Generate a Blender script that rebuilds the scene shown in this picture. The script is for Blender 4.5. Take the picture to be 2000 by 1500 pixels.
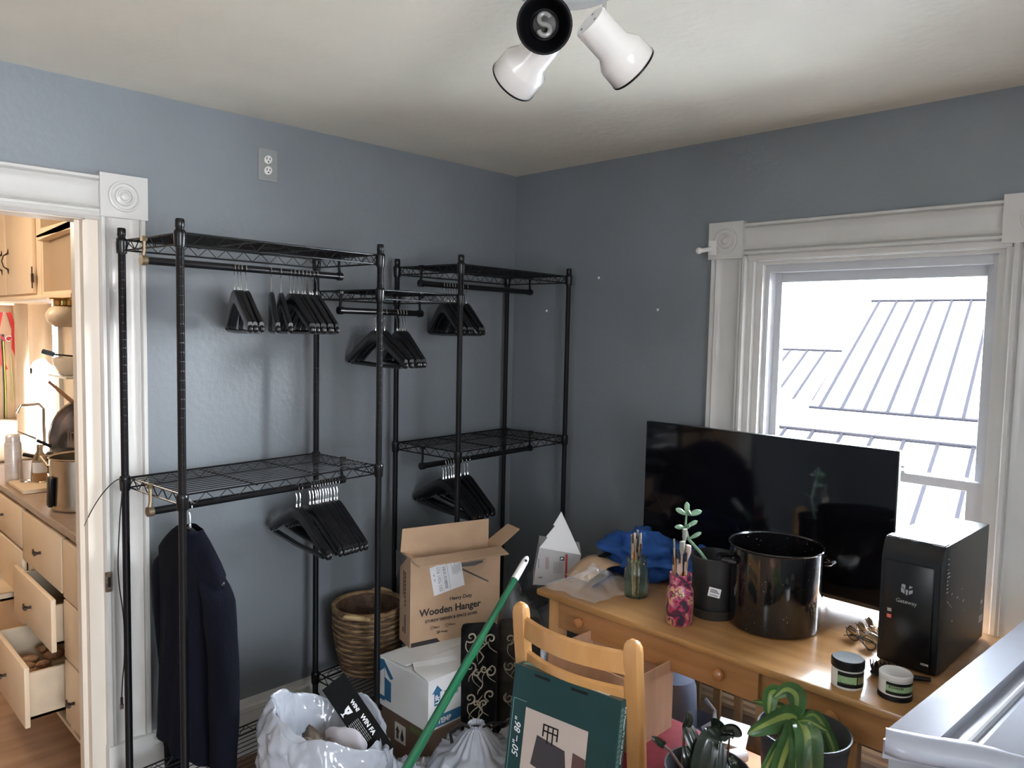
import bpy, bmesh, math, random
from mathutils import Vector, Matrix, noise
random.seed(7)
S = bpy.context.scene
COL = S.collection
for o in list(bpy.data.objects):
    bpy.data.objects.remove(o)
# ------------------------------------------------------------ camera
CR, CU, CF = Vector((0.70661945, -0.70728223, 0.02099522)), Vector((0.03515284, 0.06472363, 0.99728388)), Vector((0.70672005, 0.70396214, -0.07059796))
cd = bpy.data.cameras.new('camera'); cam = bpy.data.objects.new('camera', cd); COL.objects.link(cam)
cd.sensor_width = 36; cd.lens = 1480 / 2000 * 36; cd.clip_start = 0.05; cd.clip_end = 300
M4 = Matrix((CR, CU, -CF)).transposed().to_4x4(); M4.translation = Vector((-2.64614, -2.63416, 1.60667))
cam.matrix_world = M4
S.camera = cam
# ------------------------------------------------------------ world, sun, exposure
S.view_settings.view_transform = 'Standard'; S.view_settings.look = 'None'
S.view_settings.exposure = 0.97; S.view_settings.gamma = 1.0; S.view_settings.use_curve_mapping = False
W = bpy.data.worlds.new('world'); S.world = W; W.use_nodes = True
nt = W.node_tree; nt.nodes.clear()
wo = nt.nodes.new('ShaderNodeOutputWorld'); bg = nt.nodes.new('ShaderNodeBackground')
tc = nt.nodes.new('ShaderNodeTexCoord'); sx = nt.nodes.new('ShaderNodeSeparateXYZ'); rp = nt.nodes.new('ShaderNodeValToRGB')
nt.links.new(tc.outputs['Generated'], sx.inputs[0]); nt.links.new(sx.outputs['Z'], rp.inputs[0])
rp.color_ramp.elements[0].position = 0.0; rp.color_ramp.elements[0].color = (0.93, 0.96, 1.0, 1)
rp.color_ramp.elements[1].position = 0.7; rp.color_ramp.elements[1].color = (0.75, 0.87, 1.0, 1)
nt.links.new(rp.outputs[0], bg.inputs[0]); mr = nt.nodes.new('ShaderNodeMapRange'); nt.links.new(sx.outputs['X'], mr.inputs['Value']); mr.inputs['From Min'].default_value = -0.6; mr.inputs['From Max'].default_value = 0.8; mr.inputs['To Min'].default_value = 5.0; mr.inputs['To Max'].default_value = 58.0; mz = nt.nodes.new('ShaderNodeMapRange'); nt.links.new(sx.outputs['Z'], mz.inputs['Value']); mz.inputs['From Min'].default_value = 0.1; mz.inputs['From Max'].default_value = 0.7; mz.inputs['To Min'].default_value = 1.0; mz.inputs['To Max'].default_value = 0.9; mm = nt.nodes.new('ShaderNodeMath'); mm.operation = 'MULTIPLY'; nt.links.new(mr.outputs[0], mm.inputs[0]); nt.links.new(mz.outputs[0], mm.inputs[1]); nt.links.new(mm.outputs[0], bg.inputs[1])
nt.links.new(bg.outputs[0], wo.inputs[0])
def lamp(name, kind, loc, power, color=(1, 1, 1), **kw):
    l = bpy.data.lights.new(name, kind); l.energy = power; l.color = color
    for k, v in kw.items(): setattr(l, k, v)
    o = bpy.data.objects.new(name, l); COL.objects.link(o); o.location = loc
    return o
sun = lamp('sun', 'SUN', (-8, 6, 10), 12.0, (1.0, 0.95, 0.88), angle=0.03)
sun.rotation_euler = Vector((0.62, -0.25, -0.9)).to_track_quat('-Z', 'Y').to_euler()
def portal(name, loc, direc, w, h):
    o = lamp(name, 'AREA', loc, 1.0); o.data.shape = 'RECTANGLE'; o.data.size = w; o.data.size_y = h
    o.data.cycles.is_portal = True
    o.rotation_euler = Vector(direc).to_track_quat('-Z', 'Z').to_euler()
portal('window_portal', (0.19, -1.66, 1.2), (-1, 0, 0), 0.9, 1.4)
portal('window_portal_front', (-2.5, -4.27, 1.4), (0, 1, 0), 0.9, 1.1)  # portal for the added fill opening behind the camera
portal('window_portal_side', (-4.55, -2.2, 1.45), (1, 0, 0), 0.5, 0.9)
# ------------------------------------------------------------ materials
def node(nt, t, **kw):
    n = nt.nodes.new(t)
    for k, v in kw.items(): setattr(n, k, v)
    return n
def mat(name, color, rough=0.6, metal=0.0, var=0.0, scale=8.0, bump=0.0, bscale=60.0, spec=0.5, stretch=None, color2=None, trans=0.0, alpha=1.0, coat=0.0, sheen=0.0, emit=None, estr=0, detail=4.0):
    m = bpy.data.materials.new(name); m.use_nodes = True; nt = m.node_tree; b = nt.nodes['Principled BSDF']
    b.inputs['Base Color'].default_value = (*color, 1); b.inputs['Roughness'].default_value = rough; b.inputs['Metallic'].default_value = metal
    b.inputs['Specular IOR Level'].default_value = spec
    if trans: b.inputs['Transmission Weight'].default_value = trans
    if coat: b.inputs['Coat Weight'].default_value = coat; b.inputs['Coat Roughness'].default_value = 0.1
    if sheen: b.inputs['Sheen Weight'].default_value = sheen
    if alpha < 1: b.inputs['Alpha'].default_value = alpha
    if emit: b.inputs['Emission Color'].default_value = (*emit, 1); b.inputs['Emission Strength'].default_value = estr
    if var or color2 or bump:
        t = node(nt, 'ShaderNodeTexCoord'); mp = node(nt, 'ShaderNodeMapping'); nt.links.new(t.outputs['Object'], mp.inputs[0])
        if stretch: mp.inputs['Scale'].default_value = stretch
    if var or color2:
        n = node(nt, 'ShaderNodeTexNoise'); n.inputs['Scale'].default_value = scale; n.inputs['Detail'].default_value = detail
        nt.links.new(mp.outputs[0], n.inputs['Vector'])
        r = node(nt, 'ShaderNodeValToRGB'); c2 = color2 or tuple(min(1, c * (1 + var)) for c in color)
        c1 = color if color2 else tuple(c * (1 - var) for c in color)
        r.color_ramp.elements[0].position = 0.35; r.color_ramp.elements[1].position = 0.65
        r.color_ramp.elements[0].color = (*c1, 1); r.color_ramp.elements[1].color = (*c2, 1)
        nt.links.new(n.outputs['Fac'], r.inputs[0]); nt.links.new(r.outputs[0], b.inputs['Base Color'])
    if bump:
        n = node(nt, 'ShaderNodeTexNoise'); n.inputs['Scale'].default_value = bscale; n.inputs['Detail'].default_value = 3
        nt.links.new(mp.outputs[0], n.inputs['Vector'])
        bn = node(nt, 'ShaderNodeBump'); bn.inputs['Strength'].default_value = bump; bn.inputs['Distance'].default_value = 0.01
        nt.links.new(n.outputs['Fac'], bn.inputs['Height']); nt.links.new(bn.outputs[0], b.inputs['Normal'])
    return m
def thin_glass(name, tint=(1, 1, 1), amount=0.06, rough=0.02):
    m = bpy.data.materials.new(name); m.use_nodes = True; nt = m.node_tree; nt.nodes.clear()
    o = node(nt, 'ShaderNodeOutputMaterial'); mx = node(nt, 'ShaderNodeMixShader'); tr = node(nt, 'ShaderNodeBsdfTransparent'); gl = node(nt, 'ShaderNodeBsdfGlossy')
    fr = node(nt, 'ShaderNodeLayerWeight'); fr.inputs[0].default_value = amount * 4
    tr.inputs[0].default_value = (*tint, 1); gl.inputs['Roughness'].default_value = rough
    nt.links.new(fr.outputs['Fresnel'], mx.inputs[0]); nt.links.new(tr.outputs[0], mx.inputs[1]); nt.links.new(gl.outputs[0], mx.inputs[2]); nt.links.new(mx.outputs[0], o.inputs[0])
    return m
def plastic_film(name, color, clear=0.4, rough=0.25, bump=0.5, bscale=25):
    m = mat(name, color, rough, bump=bump, bscale=bscale, spec=0.8); nt = m.node_tree
    for n_ in nt.nodes:
        if n_.type == 'TEX_NOISE': n_.noise_type = 'RIDGED_MULTIFRACTAL'; n_.inputs['Detail'].default_value = 2; n_.inputs['Scale'].default_value = bscale * 0.5
    b = nt.nodes['Principled BSDF']; o = nt.nodes['Material Output']; mx = node(nt, 'ShaderNodeMixShader'); tr = node(nt, 'ShaderNodeBsdfTransparent')
    mx.inputs[0].default_value = clear
    nt.links.new(b.outputs[0], mx.inputs[1]); nt.links.new(tr.outputs[0], mx.inputs[2]); nt.links.new(mx.outputs[0], o.inputs[0])
    return m
def wood_mat(name, c1, c2, scale=3.0, stretch=(1, 12, 12), rough=0.35, coat=0.3):
    return mat(name, c1, rough, color2=c2, scale=scale, stretch=stretch, coat=coat, bump=0.05, bscale=scale * 6, detail=8)
WALL = mat('blue_grey_wall_paint', (0.198, 0.221, 0.244), 0.33, spec=0.75, var=0.05, scale=2.2, bump=0.12, bscale=45)
CEIL = mat('cream_ceiling_paint', (0.76, 0.725, 0.63), 0.7, var=0.06, scale=1.6, bump=0.3, bscale=30)
TRIM = mat('white_gloss_trim_paint', (0.60, 0.59, 0.565), 0.3, var=0.03, scale=6, bump=0.05, bscale=25)
VINYL = mat('white_vinyl_frame', (0.52, 0.53, 0.55), 0.4)
FLOOR = wood_mat('brown_floorboards', (0.17, 0.085, 0.045), (0.30, 0.155, 0.085), 2.0, (10, 1, 1), 0.4, 0.2)
BLACKM = mat('black_powder_coated_steel', (0.005, 0.005, 0.006), 0.3, 0.0, spec=0.35)
BRASSY = mat('dulled_bronze_steel', (0.20, 0.155, 0.10), 0.4, 0.7)
BLACKW = mat('black_painted_wood', (0.0035, 0.0035, 0.0045), 0.38, spec=0.4)
CHROME = mat('chrome', (0.62, 0.62, 0.63), 0.22, 1.0)
CARD = mat('brown_cardboard', (0.50, 0.335, 0.215), 0.85, var=0.05, scale=14)
CARDIN = mat('brown_cardboard_inside', (0.44, 0.29, 0.185), 0.9, var=0.04, scale=14)
INK = mat('dark_print_ink', (0.035, 0.03, 0.03), 0.8)
GREYINK = mat('grey_print_ink', (0.13, 0.125, 0.12), 0.8)
PAPER = mat('white_paper', (0.80, 0.80, 0.82), 0.8)
WHITECARD = mat('white_cardboard', (0.74, 0.74, 0.74), 0.75, var=0.03, scale=9)
BLUEINK = mat('blue_print', (0.025, 0.13, 0.27), 0.7)
PINE = wood_mat('varnished_pine', (0.36, 0.175, 0.058), (0.46, 0.25, 0.095), 2.5, (9, 1.2, 9), 0.3, 0.35)
PINED = wood_mat('pine_drawer_front', (0.35, 0.165, 0.058), (0.43, 0.215, 0.085), 2.5, (9, 1.0, 14), 0.32, 0.3)
BEECH = wood_mat('honey_beech', (0.54, 0.27, 0.09), (0.64, 0.35, 0.14), 2.5, (5, 5, 1.5), 0.28, 0.4)
TVBLACK = mat('tv_glass_black', (0.004, 0.004, 0.006), 0.07, spec=0.45)
BLACKP = mat('black_plastic', (0.006, 0.006, 0.007), 0.38, spec=.35)
GLOSSP = mat('glossy_black_plastic', (0.005, 0.005, 0.006), 0.28, spec=.4)
KITCH = mat('cream_cabinet_paint', (0.78, 0.62, 0.44), 0.45, var=0.03, scale=5)
KWALL = mat('cream_kitchen_wall', (0.80, 0.66, 0.50), 0.6)
GREENP = mat('green_plastic_pole', (0.01, 0.125, 0.055), 0.2, coat=0.6)
WHITEP = mat('white_plastic', (0.75, 0.74, 0.72), 0.35)
BAGW = plastic_film('white_bin_bag_film', (0.42, 0.44, 0.49), 0.22, 0.14, 0.9, 34)
BAGC = plastic_film('cloudy_clear_film', (0.62, 0.66, 0.72), 0.45, 0.2, 0.5, 22)
BAGT = plastic_film('crinkled_clear_film', (0.8, 0.8, 0.8), 0.8, 0.08, 0.9, 30)
SOIL = mat('potting_soil', (0.025, 0.016, 0.012), 0.95, color2=(0.11, 0.06, 0.04), scale=60, bump=1.0, bscale=90)

# ------------------------------------------------------------ builders
class MB:
    """collects shapes, builds them as ONE mesh object"""
    def __init__(s, off=(0, 0, 0), mx=None):
        s.bm = bmesh.new(); s.mi = 0; s.T = mx or Matrix.Translation(-Vector(off))
    def v(s, p): return s.bm.verts.new(s.T @ Vector(p))
    def f(s, vs, mi=None):
        try: fc = s.bm.faces.new(vs)
        except ValueError: return None
        fc.material_index = s.mi if mi is None else mi
        return fc
    def box(s, x0, x1, y0, y1, z0, z1, bev=0.0, mx=None):
        p = [(x, y, z) for z in (z0, z1) for y in (y0, y1) for x in (x0, x1)]
        if mx: p = [mx @ Vector(q) for q in p]
        vs = [s.v(q) for q in p]
        fs = [s.f([vs[i] for i in q]) for q in ((0, 2, 3, 1), (4, 5, 7, 6), (0, 1, 5, 4), (2, 6, 7, 3), (0, 4, 6, 2), (1, 3, 7, 5))]
        if bev:
            es = list({e for fc in fs for e in fc.edges})
            r = bmesh.ops.bevel(s.bm, geom=es, offset=bev, segments=2, affect='EDGES', profile=0.5)
            for fc in r['faces']: fc.material_index = s.mi
        return s
    def poly(s, pts, direc):
        """prism: closed outline pts extruded by vector direc"""
        d = Vector(direc); a = [s.v(p) for p in pts]; b = [s.v(Vector(p) + d) for p in pts]; n = len(pts)
        s.f(a[::-1]); s.f(b)
        for i in range(n): s.f([a[i], a[(i + 1) % n], b[(i + 1) % n], b[i]])
        return s
    def sheet(s, pts):
        s.f([s.v(p) for p in pts]); return s
    def tube(s, pts, r, n=8, cap=True):
        pts = [Vector(p) for p in pts]; k = len(pts)
        rs = r if isinstance(r, (list, tuple)) else [r] * k
        rings = []; up = None
        for i, p in enumerate(pts):
            t = (pts[min(i + 1, k - 1)] - pts[max(i - 1, 0)])
            if t.length < 1e-9: t = Vector((0, 0, 1))
            t.normalize()
            if up is None:
                up = t.orthogonal().normalized()
            up = (up - t * up.dot(t))
            if up.length < 1e-6: up = t.orthogonal()
            up.normalize(); w = t.cross(up)
            rings.append([s.v(p + (up * math.cos(a) + w * math.sin(a)) * rs[i]) for a in [2 * math.pi * j / n for j in range(n)]])
        for i in range(k - 1):
            for j in range(n):
                s.f([rings[i][j], rings[i][(j + 1) % n], rings[i + 1][(j + 1) % n], rings[i + 1][j]])
        if cap: s.f(rings[0][::-1]); s.f(rings[-1])
        return s
    def lathe(s, prof, c=(0, 0, 0), axis=(0, 0, 1), n=32, cap0=True, cap1=True, scale=(1, 1), fn=None):
        """prof: list of (r, h) along the axis"""
        ax = Vector(axis).normalized()
        if abs(ax.z) > 0.999: u = Vector((1, 0, 0))
        else: u = ax.orthogonal().normalized()
        w = ax.cross(u); c = Vector(c); rings = []
        for (r, h) in prof:
            ring = []
            for j in range(n):
                a = 2 * math.pi * j / n; rr = r if fn is None else fn(r, h, a)
                ring.append(s.v(c + ax * h + (u * math.cos(a) * scale[0] + w * math.sin(a) * scale[1]) * rr))
            rings.append(ring)
        for i in range(len(prof) - 1):
            for j in range(n):
                s.f([rings[i][j], rings[i][(j + 1) % n], rings[i + 1][(j + 1) % n], rings[i + 1][j]])
        if cap0: s.f(rings[0][::-1])
        if cap1: s.f(rings[-1])
        return s
    def grid(s, fn, nu, nv, wrap=False, mi=None):
        g = [[s.v(fn(i / (nu - 1) if not wrap else i / nu, j / (nv - 1))) for i in range(nu)] for j in range(nv)]
        for j in range(nv - 1):
            for i in range(nu if wrap else nu - 1):
                s.f([g[j][i], g[j][(i + 1) % nu], g[j + 1][(i + 1) % nu], g[j + 1][i]], mi(i / (nu - 1), j / (nv - 1)) if mi else None)
        return s
    def sphere(s, c, r, n=12, sc=(1, 1, 1)):
        c = Vector(c)
        def fn(a, b):
            th = 2 * math.pi * a; ph = math.pi * (0.001 + 0.998 * b)
            return c + Vector((r * sc[0] * math.sin(ph) * math.cos(th), r * sc[1] * math.sin(ph) * math.sin(th), -r * sc[2] * math.cos(ph)))
        return s.grid(fn, n, n // 2 + 2, wrap=True)
    def build(s, name, mats, parent=None, smooth=False, angle=35):
        bmesh.ops.recalc_face_normals(s.bm, faces=s.bm.faces)
        me = bpy.data.meshes.new(name); s.bm.to_mesh(me); s.bm.free()
        for m in (mats if isinstance(mats, (list, tuple)) else [mats]): me.materials.append(m)
        if smooth:
            for p in me.polygons: p.use_smooth = True
            if angle: me.set_sharp_from_angle(angle=math.radians(angle))
        o = bpy.data.objects.new(name, me); COL.objects.link(o)
        if parent: o.parent = parent
        return o
def tag(o, label, cat, group=None, kind=None):
    if label: o['label'] = label
    if cat: o['category'] = cat
    if group: o['group'] = group
    if kind: o['kind'] = kind
    return o
def thing(name, label, cat, loc=(0, 0, 0), rz=0.0, group=None):
    o = bpy.data.objects.new(name, None); COL.objects.link(o); o.location = loc; o.rotation_euler = (0, 0, rz)
    o.empty_display_size = 0.05
    return tag(o, label, cat, group)
def struct(o, label=None):
    o['kind'] = 'structure'
    if label: o['label'] = label
    return o
def copy_tree(o, parent=None):
    c = o.copy(); COL.objects.link(c)
    if parent: c.parent = parent
    for ch in [x for x in list(bpy.data.objects) if x.parent == o]: copy_tree(ch, c)
    return c
def frame(o, right, up):
    """matrix whose x is right, y is up, z is the outward normal"""
    r = Vector(right).normalized(); u = Vector(up); u = (u - r * u.dot(r)).normalized(); n = r.cross(u)
    m = Matrix((r, u, n)).transposed().to_4x4(); m.translation = Vector(o); return m
DG = None
def text_mesh(mb, body, size, fm, align='LEFT', depth=0.0004, bold=0.0, shear=0.0, spacing=1.0, mi=None):
    """adds lettering to builder mb, lying in frame fm"""
    cu = bpy.data.curves.new('t', 'FONT'); cu.body = body; cu.size = size; cu.align_x = align; cu.extrude = depth; cu.offset = bold; cu.shear = shear
    cu.space_character = spacing; cu.resolution_u = 3
    o = bpy.data.objects.new('t', cu); COL.objects.link(o)
    dg = bpy.context.evaluated_depsgraph_get(); me = bpy.data.meshes.new_from_object(o.evaluated_get(dg))
    vs = [mb.v(fm @ v.co) for v in me.vertices]
    for p in me.polygons: mb.f([vs[i] for i in p.vertices], mi)
    bpy.data.objects.remove(o); bpy.data.curves.remove(cu); bpy.data.meshes.remove(me)
def quad(mb, fm, x0, x1, y0, y1, h=0.0005, mi=None):
    pts = [fm @ Vector(q) for q in ((x0, y0, 0), (x1, y0, 0), (x1, y1, 0), (x0, y1, 0))]
    old = mb.mi
    if mi is not None: mb.mi = mi
    mb.poly(pts, (fm.to_3x3() @ Vector((0, 0, h)))); mb.mi = old
def fpoly(mb, fm, pts, h=0.0005, mi=None):
    old = mb.mi
    if mi is not None: mb.mi = mi
    mb.poly([fm @ Vector((x, y, 0)) for x, y in pts], (fm.to_3x3() @ Vector((0, 0, h)))); mb.mi = old
# ============================================================ ROOM
H = 2.35
def sbox(name, m, *b, bev=0):
    return struct(MB().box(*b, bev=bev).build(name, m))
# floor (room) and kitchen floor
sbox('floor', FLOOR, -4.5, 0.0, -4.2, 0.0, -0.06, 0.0)
KFLOOR = wood_mat('kitchen_vinyl_planks', (0.30, 0.17, 0.10), (0.42, 0.26, 0.16), 2.0, (1, 8, 1), 0.5, 0.1)
sbox('floor_kitchen', KFLOOR, -4.5, -1.27, 0.0, 4.0, -0.06, 0.0)
sbox('ceiling', CEIL, -4.5, 0.16, -4.2, 0.1, H, H + 0.08)
sbox('ceiling_kitchen', KWALL, -4.5, -1.15, 0.1, 4.1, H, H + 0.08)
# back wall (with the doorway)
DX0, DX1, DZ = -2.72, -1.90, 1.935
m = MB(); m.box(DX1, 0.16, 0, 0.1, 0, H); m.box(DX0, DX1, 0, 0.1, DZ, H); m.box(-4.5, DX0, 0, 0.1, 0, H)
struct(m.build('wall_back', WALL))
# right wall (with the window)
WY0, WY1, WZ0, WZ1 = -2.084, -1.238, 0.52, 1.90
m = MB(); m.box(0, 0.16, WY1, 0.0, 0, H); m.box(0, 0.16, -4.2, WY0, 0, H); m.box(0, 0.16, WY0, WY1, 0, WZ0); m.box(0, 0.16, WY0, WY1, WZ1, H)
struct(m.build('wall_right', WALL))
m = MB(); m.box(-4.5, 0.16, -4.35, -4.2, 0, 0.85); m.box(-4.5, 0.16, -4.35, -4.2, 1.95, H); m.box(-4.5, -2.95, -4.35, -4.2, 0.85, 1.95); m.box(-2.05, 0.16, -4.35, -4.2, 0.85, 1.95)  # opening out of view, added and sized to throw fill daylight on the back wall
struct(m.build('wall_front', WALL))
m = MB(); m.box(-4.6, -4.5, -4.35, 0.1, 0, 0.95); m.box(-4.6, -4.5, -4.35, 0.1, 1.95, H); m.box(-4.6, -4.5, -4.35, -2.45, 0.95, 1.95); m.box(-4.6, -4.5, -1.95, 0.1, 0.95, 1.95)
struct(m.build('wall_left', WALL))
# kitchen shell
m = MB(); m.box(-1.27, -1.15, 0.1, 2.80, 0, H); m.box(-1.27, -1.15, 3.75, 4.1, 0, H); m.box(-1.27, -1.15, 2.80, 3.75, 0, 0.78); m.box(-1.27, -1.15, 2.80, 3.75, 1.75, H)
struct(m.build('wall_kitchen_right', KWALL)); sbox('wall_kitchen_back', KWALL, -4.5, -1.15, 4.0, 4.1, 0, H)
sbox('wall_kitchen_left', KWALL, -4.6, -4.5, 0.1, 4.1, 0, H)
# baseboards
def baseboard(name, a, b, n, m_=TRIM):
    a = Vector(a); b = Vector(b); n = Vector(n); pr = [(0, 0), (0.028, 0), (0.028, 0.012), (0.019, 0.02), (0.017, 0.16), (0.024, 0.166), (0.022, 0.18), (0.013, 0.188), (0.011, 0.2), (0.0, 0.208)]
    mb = MB(); mb.poly([a + n * p[0] + Vector((0, 0, p[1])) for p in pr], b - a); return struct(mb.build(name, m_))
baseboard('baseboard_back', (-1.725, 0, 0), (0, 0, 0), (0, -1, 0))
baseboard('baseboard_right', (0, 0, 0), (0, -4.2, 0), (-1, 0, 0))
# fluted Victorian casings
def casing_profile(w, t=0.026):
    pts = [(0, 0), (0, t * 0.7)]
    for a, h in ((0.03, 1.0), (0.10, 1.0), (0.13, .65), (0.17, 1.0), (0.22, .8), (0.28, .62), (0.36, .55), (0.5, .5), (0.64, .55), (0.72, .62), (0.78, .8), (0.83, 1.0), (0.87, .65), (0.90, 1.0), (0.97, 1.0)):
        pts.append((a * w, t * h))
    pts += [(w, t * 0.7), (w, 0)]
    return pts
def casing(mb, o, wdir, w, ldir, L, n):
    o = Vector(o); wd = Vector(wdir); n = Vector(n)
    mb.poly([o + wd * a + n * b for a, b in casing_profile(w)], Vector(ldir) * L)
def rosette(mb, fm, s, t=0.034):
    """square corner block with turned rings; fm origin at lower left"""
    mb.poly([fm @ Vector(q) for q in ((0, 0, 0), (s[0], 0, 0), (s[0], s[1], 0), (0, s[1], 0))], fm.to_3x3() @ Vector((0, 0, t)))
    c = fm @ Vector((s[0] / 2, s[1] / 2, t)); R = min(s) * 0.36
    mb.lathe([(R, 0), (R * 0.97, 0.005), (R * 0.86, 0.006), (R * 0.80, 0.001), (R * 0.62, 0.000), (R * 0.55, 0.006), (R * 0.46, 0.007), (R * 0.40, 0.001), (R * 0.33, 0.002), (R * 0.22, 0.008), (0.001, 0.011)], c, fm.to_3x3() @ Vector((0, 0, 1)), 32, False, True)
# door casing
m = MB()
casing(m, (-1.865, 0, 0.2), (1, 0, 0), 0.138, (0, 0, 1), 1.74, (0, -1, 0))
m.box(-1.868, -1.724, -0.036, 0, 0, 0.215, 0.004)
casing(m, (-2.75, 0, 1.945), (0, 0, 1), 0.118, (1, 0, 0), 0.886, (0, -1, 0))
m.poly([(-2.75, 0, 1.925), (-2.75, -0.02, 1.925), (-2.75, -0.03, 1.935), (-2.75, -0.022, 1.95), (-2.75, 0, 1.952)], (0.885, 0, 0))
rosette(m, frame((-1.866, 0, 1.936), (1, 0, 0), (0, 0, 1)), (0.142, 0.135))
casing(m, (-2.88, 0, 0.2), (1, 0, 0), 0.138, (0, 0, 1), 1.74, (0, -1, 0))
rosette(m, frame((-2.886, 0, 1.936), (1, 0, 0), (0, 0, 1)), (0.142, 0.135))
struct(m.build('door_1', TRIM, smooth=True, angle=25), 'white fluted doorway casing with carved corner blocks')
dj = MB(); dj.box(DX1 - 0.008, DX1 + 0.035, -0.001, 0.102, 0, DZ + 0.01); dj.box(DX1 - 0.022, DX1 - 0.008, 0.035, 0.075, 0, DZ); dj.box(DX0, DX1, -0.001, 0.102, DZ - 0.012, DZ + 0.01); dj.box(DX0 - 0.03, DX0 + 0.008, -0.001, 0.102, 0, DZ)
KTRIM = mat('cream_door_jamb_paint', (0.76, 0.68, 0.58), 0.4)
struct(dj.build('trim_1', KTRIM), 'painted jamb lining the kitchen doorway')
lp = MB(); lp.box(-1.868, -1.848, -0.032, -0.022, 0.735, 0.80, 0.002); lp.mi = 1; lp.box(-1.862, -1.854, -0.036, -0.03, 0.752, 0.785)
tag(lp.build('strike_plate', [mat('rusty_iron', (0.10, 0.06, 0.04), 0.6, 0.6, color2=(0.22, 0.17, 0.13), scale=70), BLACKP]), 'rusty iron latch keeper screwed to the doorway casing', 'strike plate')
# window casing
m = MB()
casing(m, (0, -1.237, 0.3), (0, 1, 0), 0.148, (0, 0, 1), 1.6, (-1, 0, 0))
casing(m, (0, -2.245, 0.3), (0, 1, 0), 0.16, (0, 0, 1), 1.6, (-1, 0, 0))
casing(m, (0, -2.06, 1.905), (0, 0, 1), 0.118, (0, 1, 0), 0.845, (-1, 0, 0))
m.poly([(0, -2.08, 1.885), (-0.016, -2.08, 1.885), (-0.02, -2.08, 1.9), (-0.012, -2.08, 1.91), (0, -2.08, 1.915)], (0, 0.84, 0))
rosette(m, frame((0, -1.083, 1.893), (0, -1, 0), (0, 0, 1)), (0.142, 0.138))
rosette(m, frame((0, -2.055, 1.893), (0, -1, 0), (0, 0, 1)), (0.19, 0.142))
m.box(-0.06, 0.02, -2.26, -1.06, 0.47, 0.5, 0.005)
window = struct(m.build('window_1', TRIM, smooth=True, angle=25), 'white fluted casing of the window overlooking metal roofs')
m = MB()   # stepped inner stop
m.box(-0.004, 0.025, WY1 - 0.020, WY1 + 0.004, WZ0, WZ1); m.box(-0.004, 0.025, WY0 - 0.004, WY0 + 0.020, WZ0, WZ1); m.box(-0.0045, 0.026, WY0 - .003, WY1 + .003, WZ1 - 0.018, WZ1 + 0.004)
m.box(0.02, 0.16, WY1 - 0.045, WY1 + 0.002, WZ0, WZ1); m.box(0.02, 0.16, WY0 - 0.002, WY0 + 0.045, WZ0, WZ1); m.box(0.0195, 0.161, WY0, WY1, WZ1 - 0.030, WZ1 + 0.002)
m.build('window_stop', TRIM, window)
m = MB()
fy0, fy1, fz0, fz1 = WY0 + 0.045, WY1 - 0.045, WZ0, WZ1 - 0.028
for b in ((fy1 - 0.016, fy1, fz0, fz1), (fy0, fy0 + 0.016, fz0, fz1), (fy0 + .016, fy1 - .016, fz1 - 0.03, fz1), (fy0 + .016, fy1 - .016, fz0, fz0 + 0.03)): m.box(0.045, 0.14, *b)
m.build('window_frame', VINYL, window)
def sash(name, x0, x1, y0, y1, z0, z1, st, tr, br):
    m = MB(); m.box(x0, x1, y1 - st, y1, z0, z1, .003); m.box(x0, x1, y0, y0 + st, z0, z1, .003); m.box(x0, x1, y0 + st, y1 - st, z1 - tr, z1, .003); m.box(x0, x1, y0 + st, y1 - st, z0, z0 + br, .003)
    o = m.build(name, VINYL, window)
    g = MB(); g.box((x0 + x1) / 2 - 0.001, (x0 + x1) / 2 + 0.001, y0 + st - 0.004, y1 - st + 0.004, z0 + br - .004, z1 - tr + .004); g.build('pane', GLASS, o)
    return o
GLASS = thin_glass('window_glass')
sy0, sy1 = fy0 + 0.014, fy1 - 0.014
sash('upper_sash', 0.09, 0.12, sy0 + .004, sy1 - .004, 1.13, 1.845, 0.026, 0.038, 0.03)
ls = sash('lower_sash', 0.055, 0.085, sy0, sy1, 0.55, 1.16, 0.042, 0.032, 0.05)
m = MB(); m.box(0.052, 0.085, -1.80, -1.735, 1.16, 1.168, .002); m.lathe([(0.012, 0), (0.012, 0.012), (0.008, 0.016)], (0.07, -1.765, 1.166), n=12); m.box(0.05, 0.066, -1.80, -1.76, 1.176, 1.184, .003)
m.build('sash_lock', mat('grey_metal_lock', (0.45, 0.46, 0.48), 0.35, 0.5), ls)
# curtain rod bracket stubs and wall plugs
m = MB(); m.tube([(-0.03, -1.10, 1.935), (-0.075, -1.075, 1.925)], [0.008, 0.009]); m.sphere((-0.08, -1.07, 1.925), 0.013); m.box(-0.04, -0.03, -1.12, -1.085, 1.91, 1.965, .002)
tag(m.build('curtain_bracket', WHITEP, smooth=True), 'small white curtain rod bracket on the window corner block', 'bracket')
plugs = [(0, -0.525, 1.845, 'white wall plug below ceiling, nearest the top of the black rack'), (0, -0.839, 1.704, 'white wall plug left of the window casing'), (0, -0.219, 1.702, 'white wall plug seen between the rack posts in the corner')]
for x, y, z, l in plugs:
    m = MB((x, y, z)); m.lathe([(0.006, 0), (0.005, 0.004), (0.0025, 0.006)], (x, y, z), (-1, 0, 0), 10, smooth if False else True, True)
    o = m.build('wall_plug', PAPER); o.location = (x, y, z); tag(o, l, 'wall plug')
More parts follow.
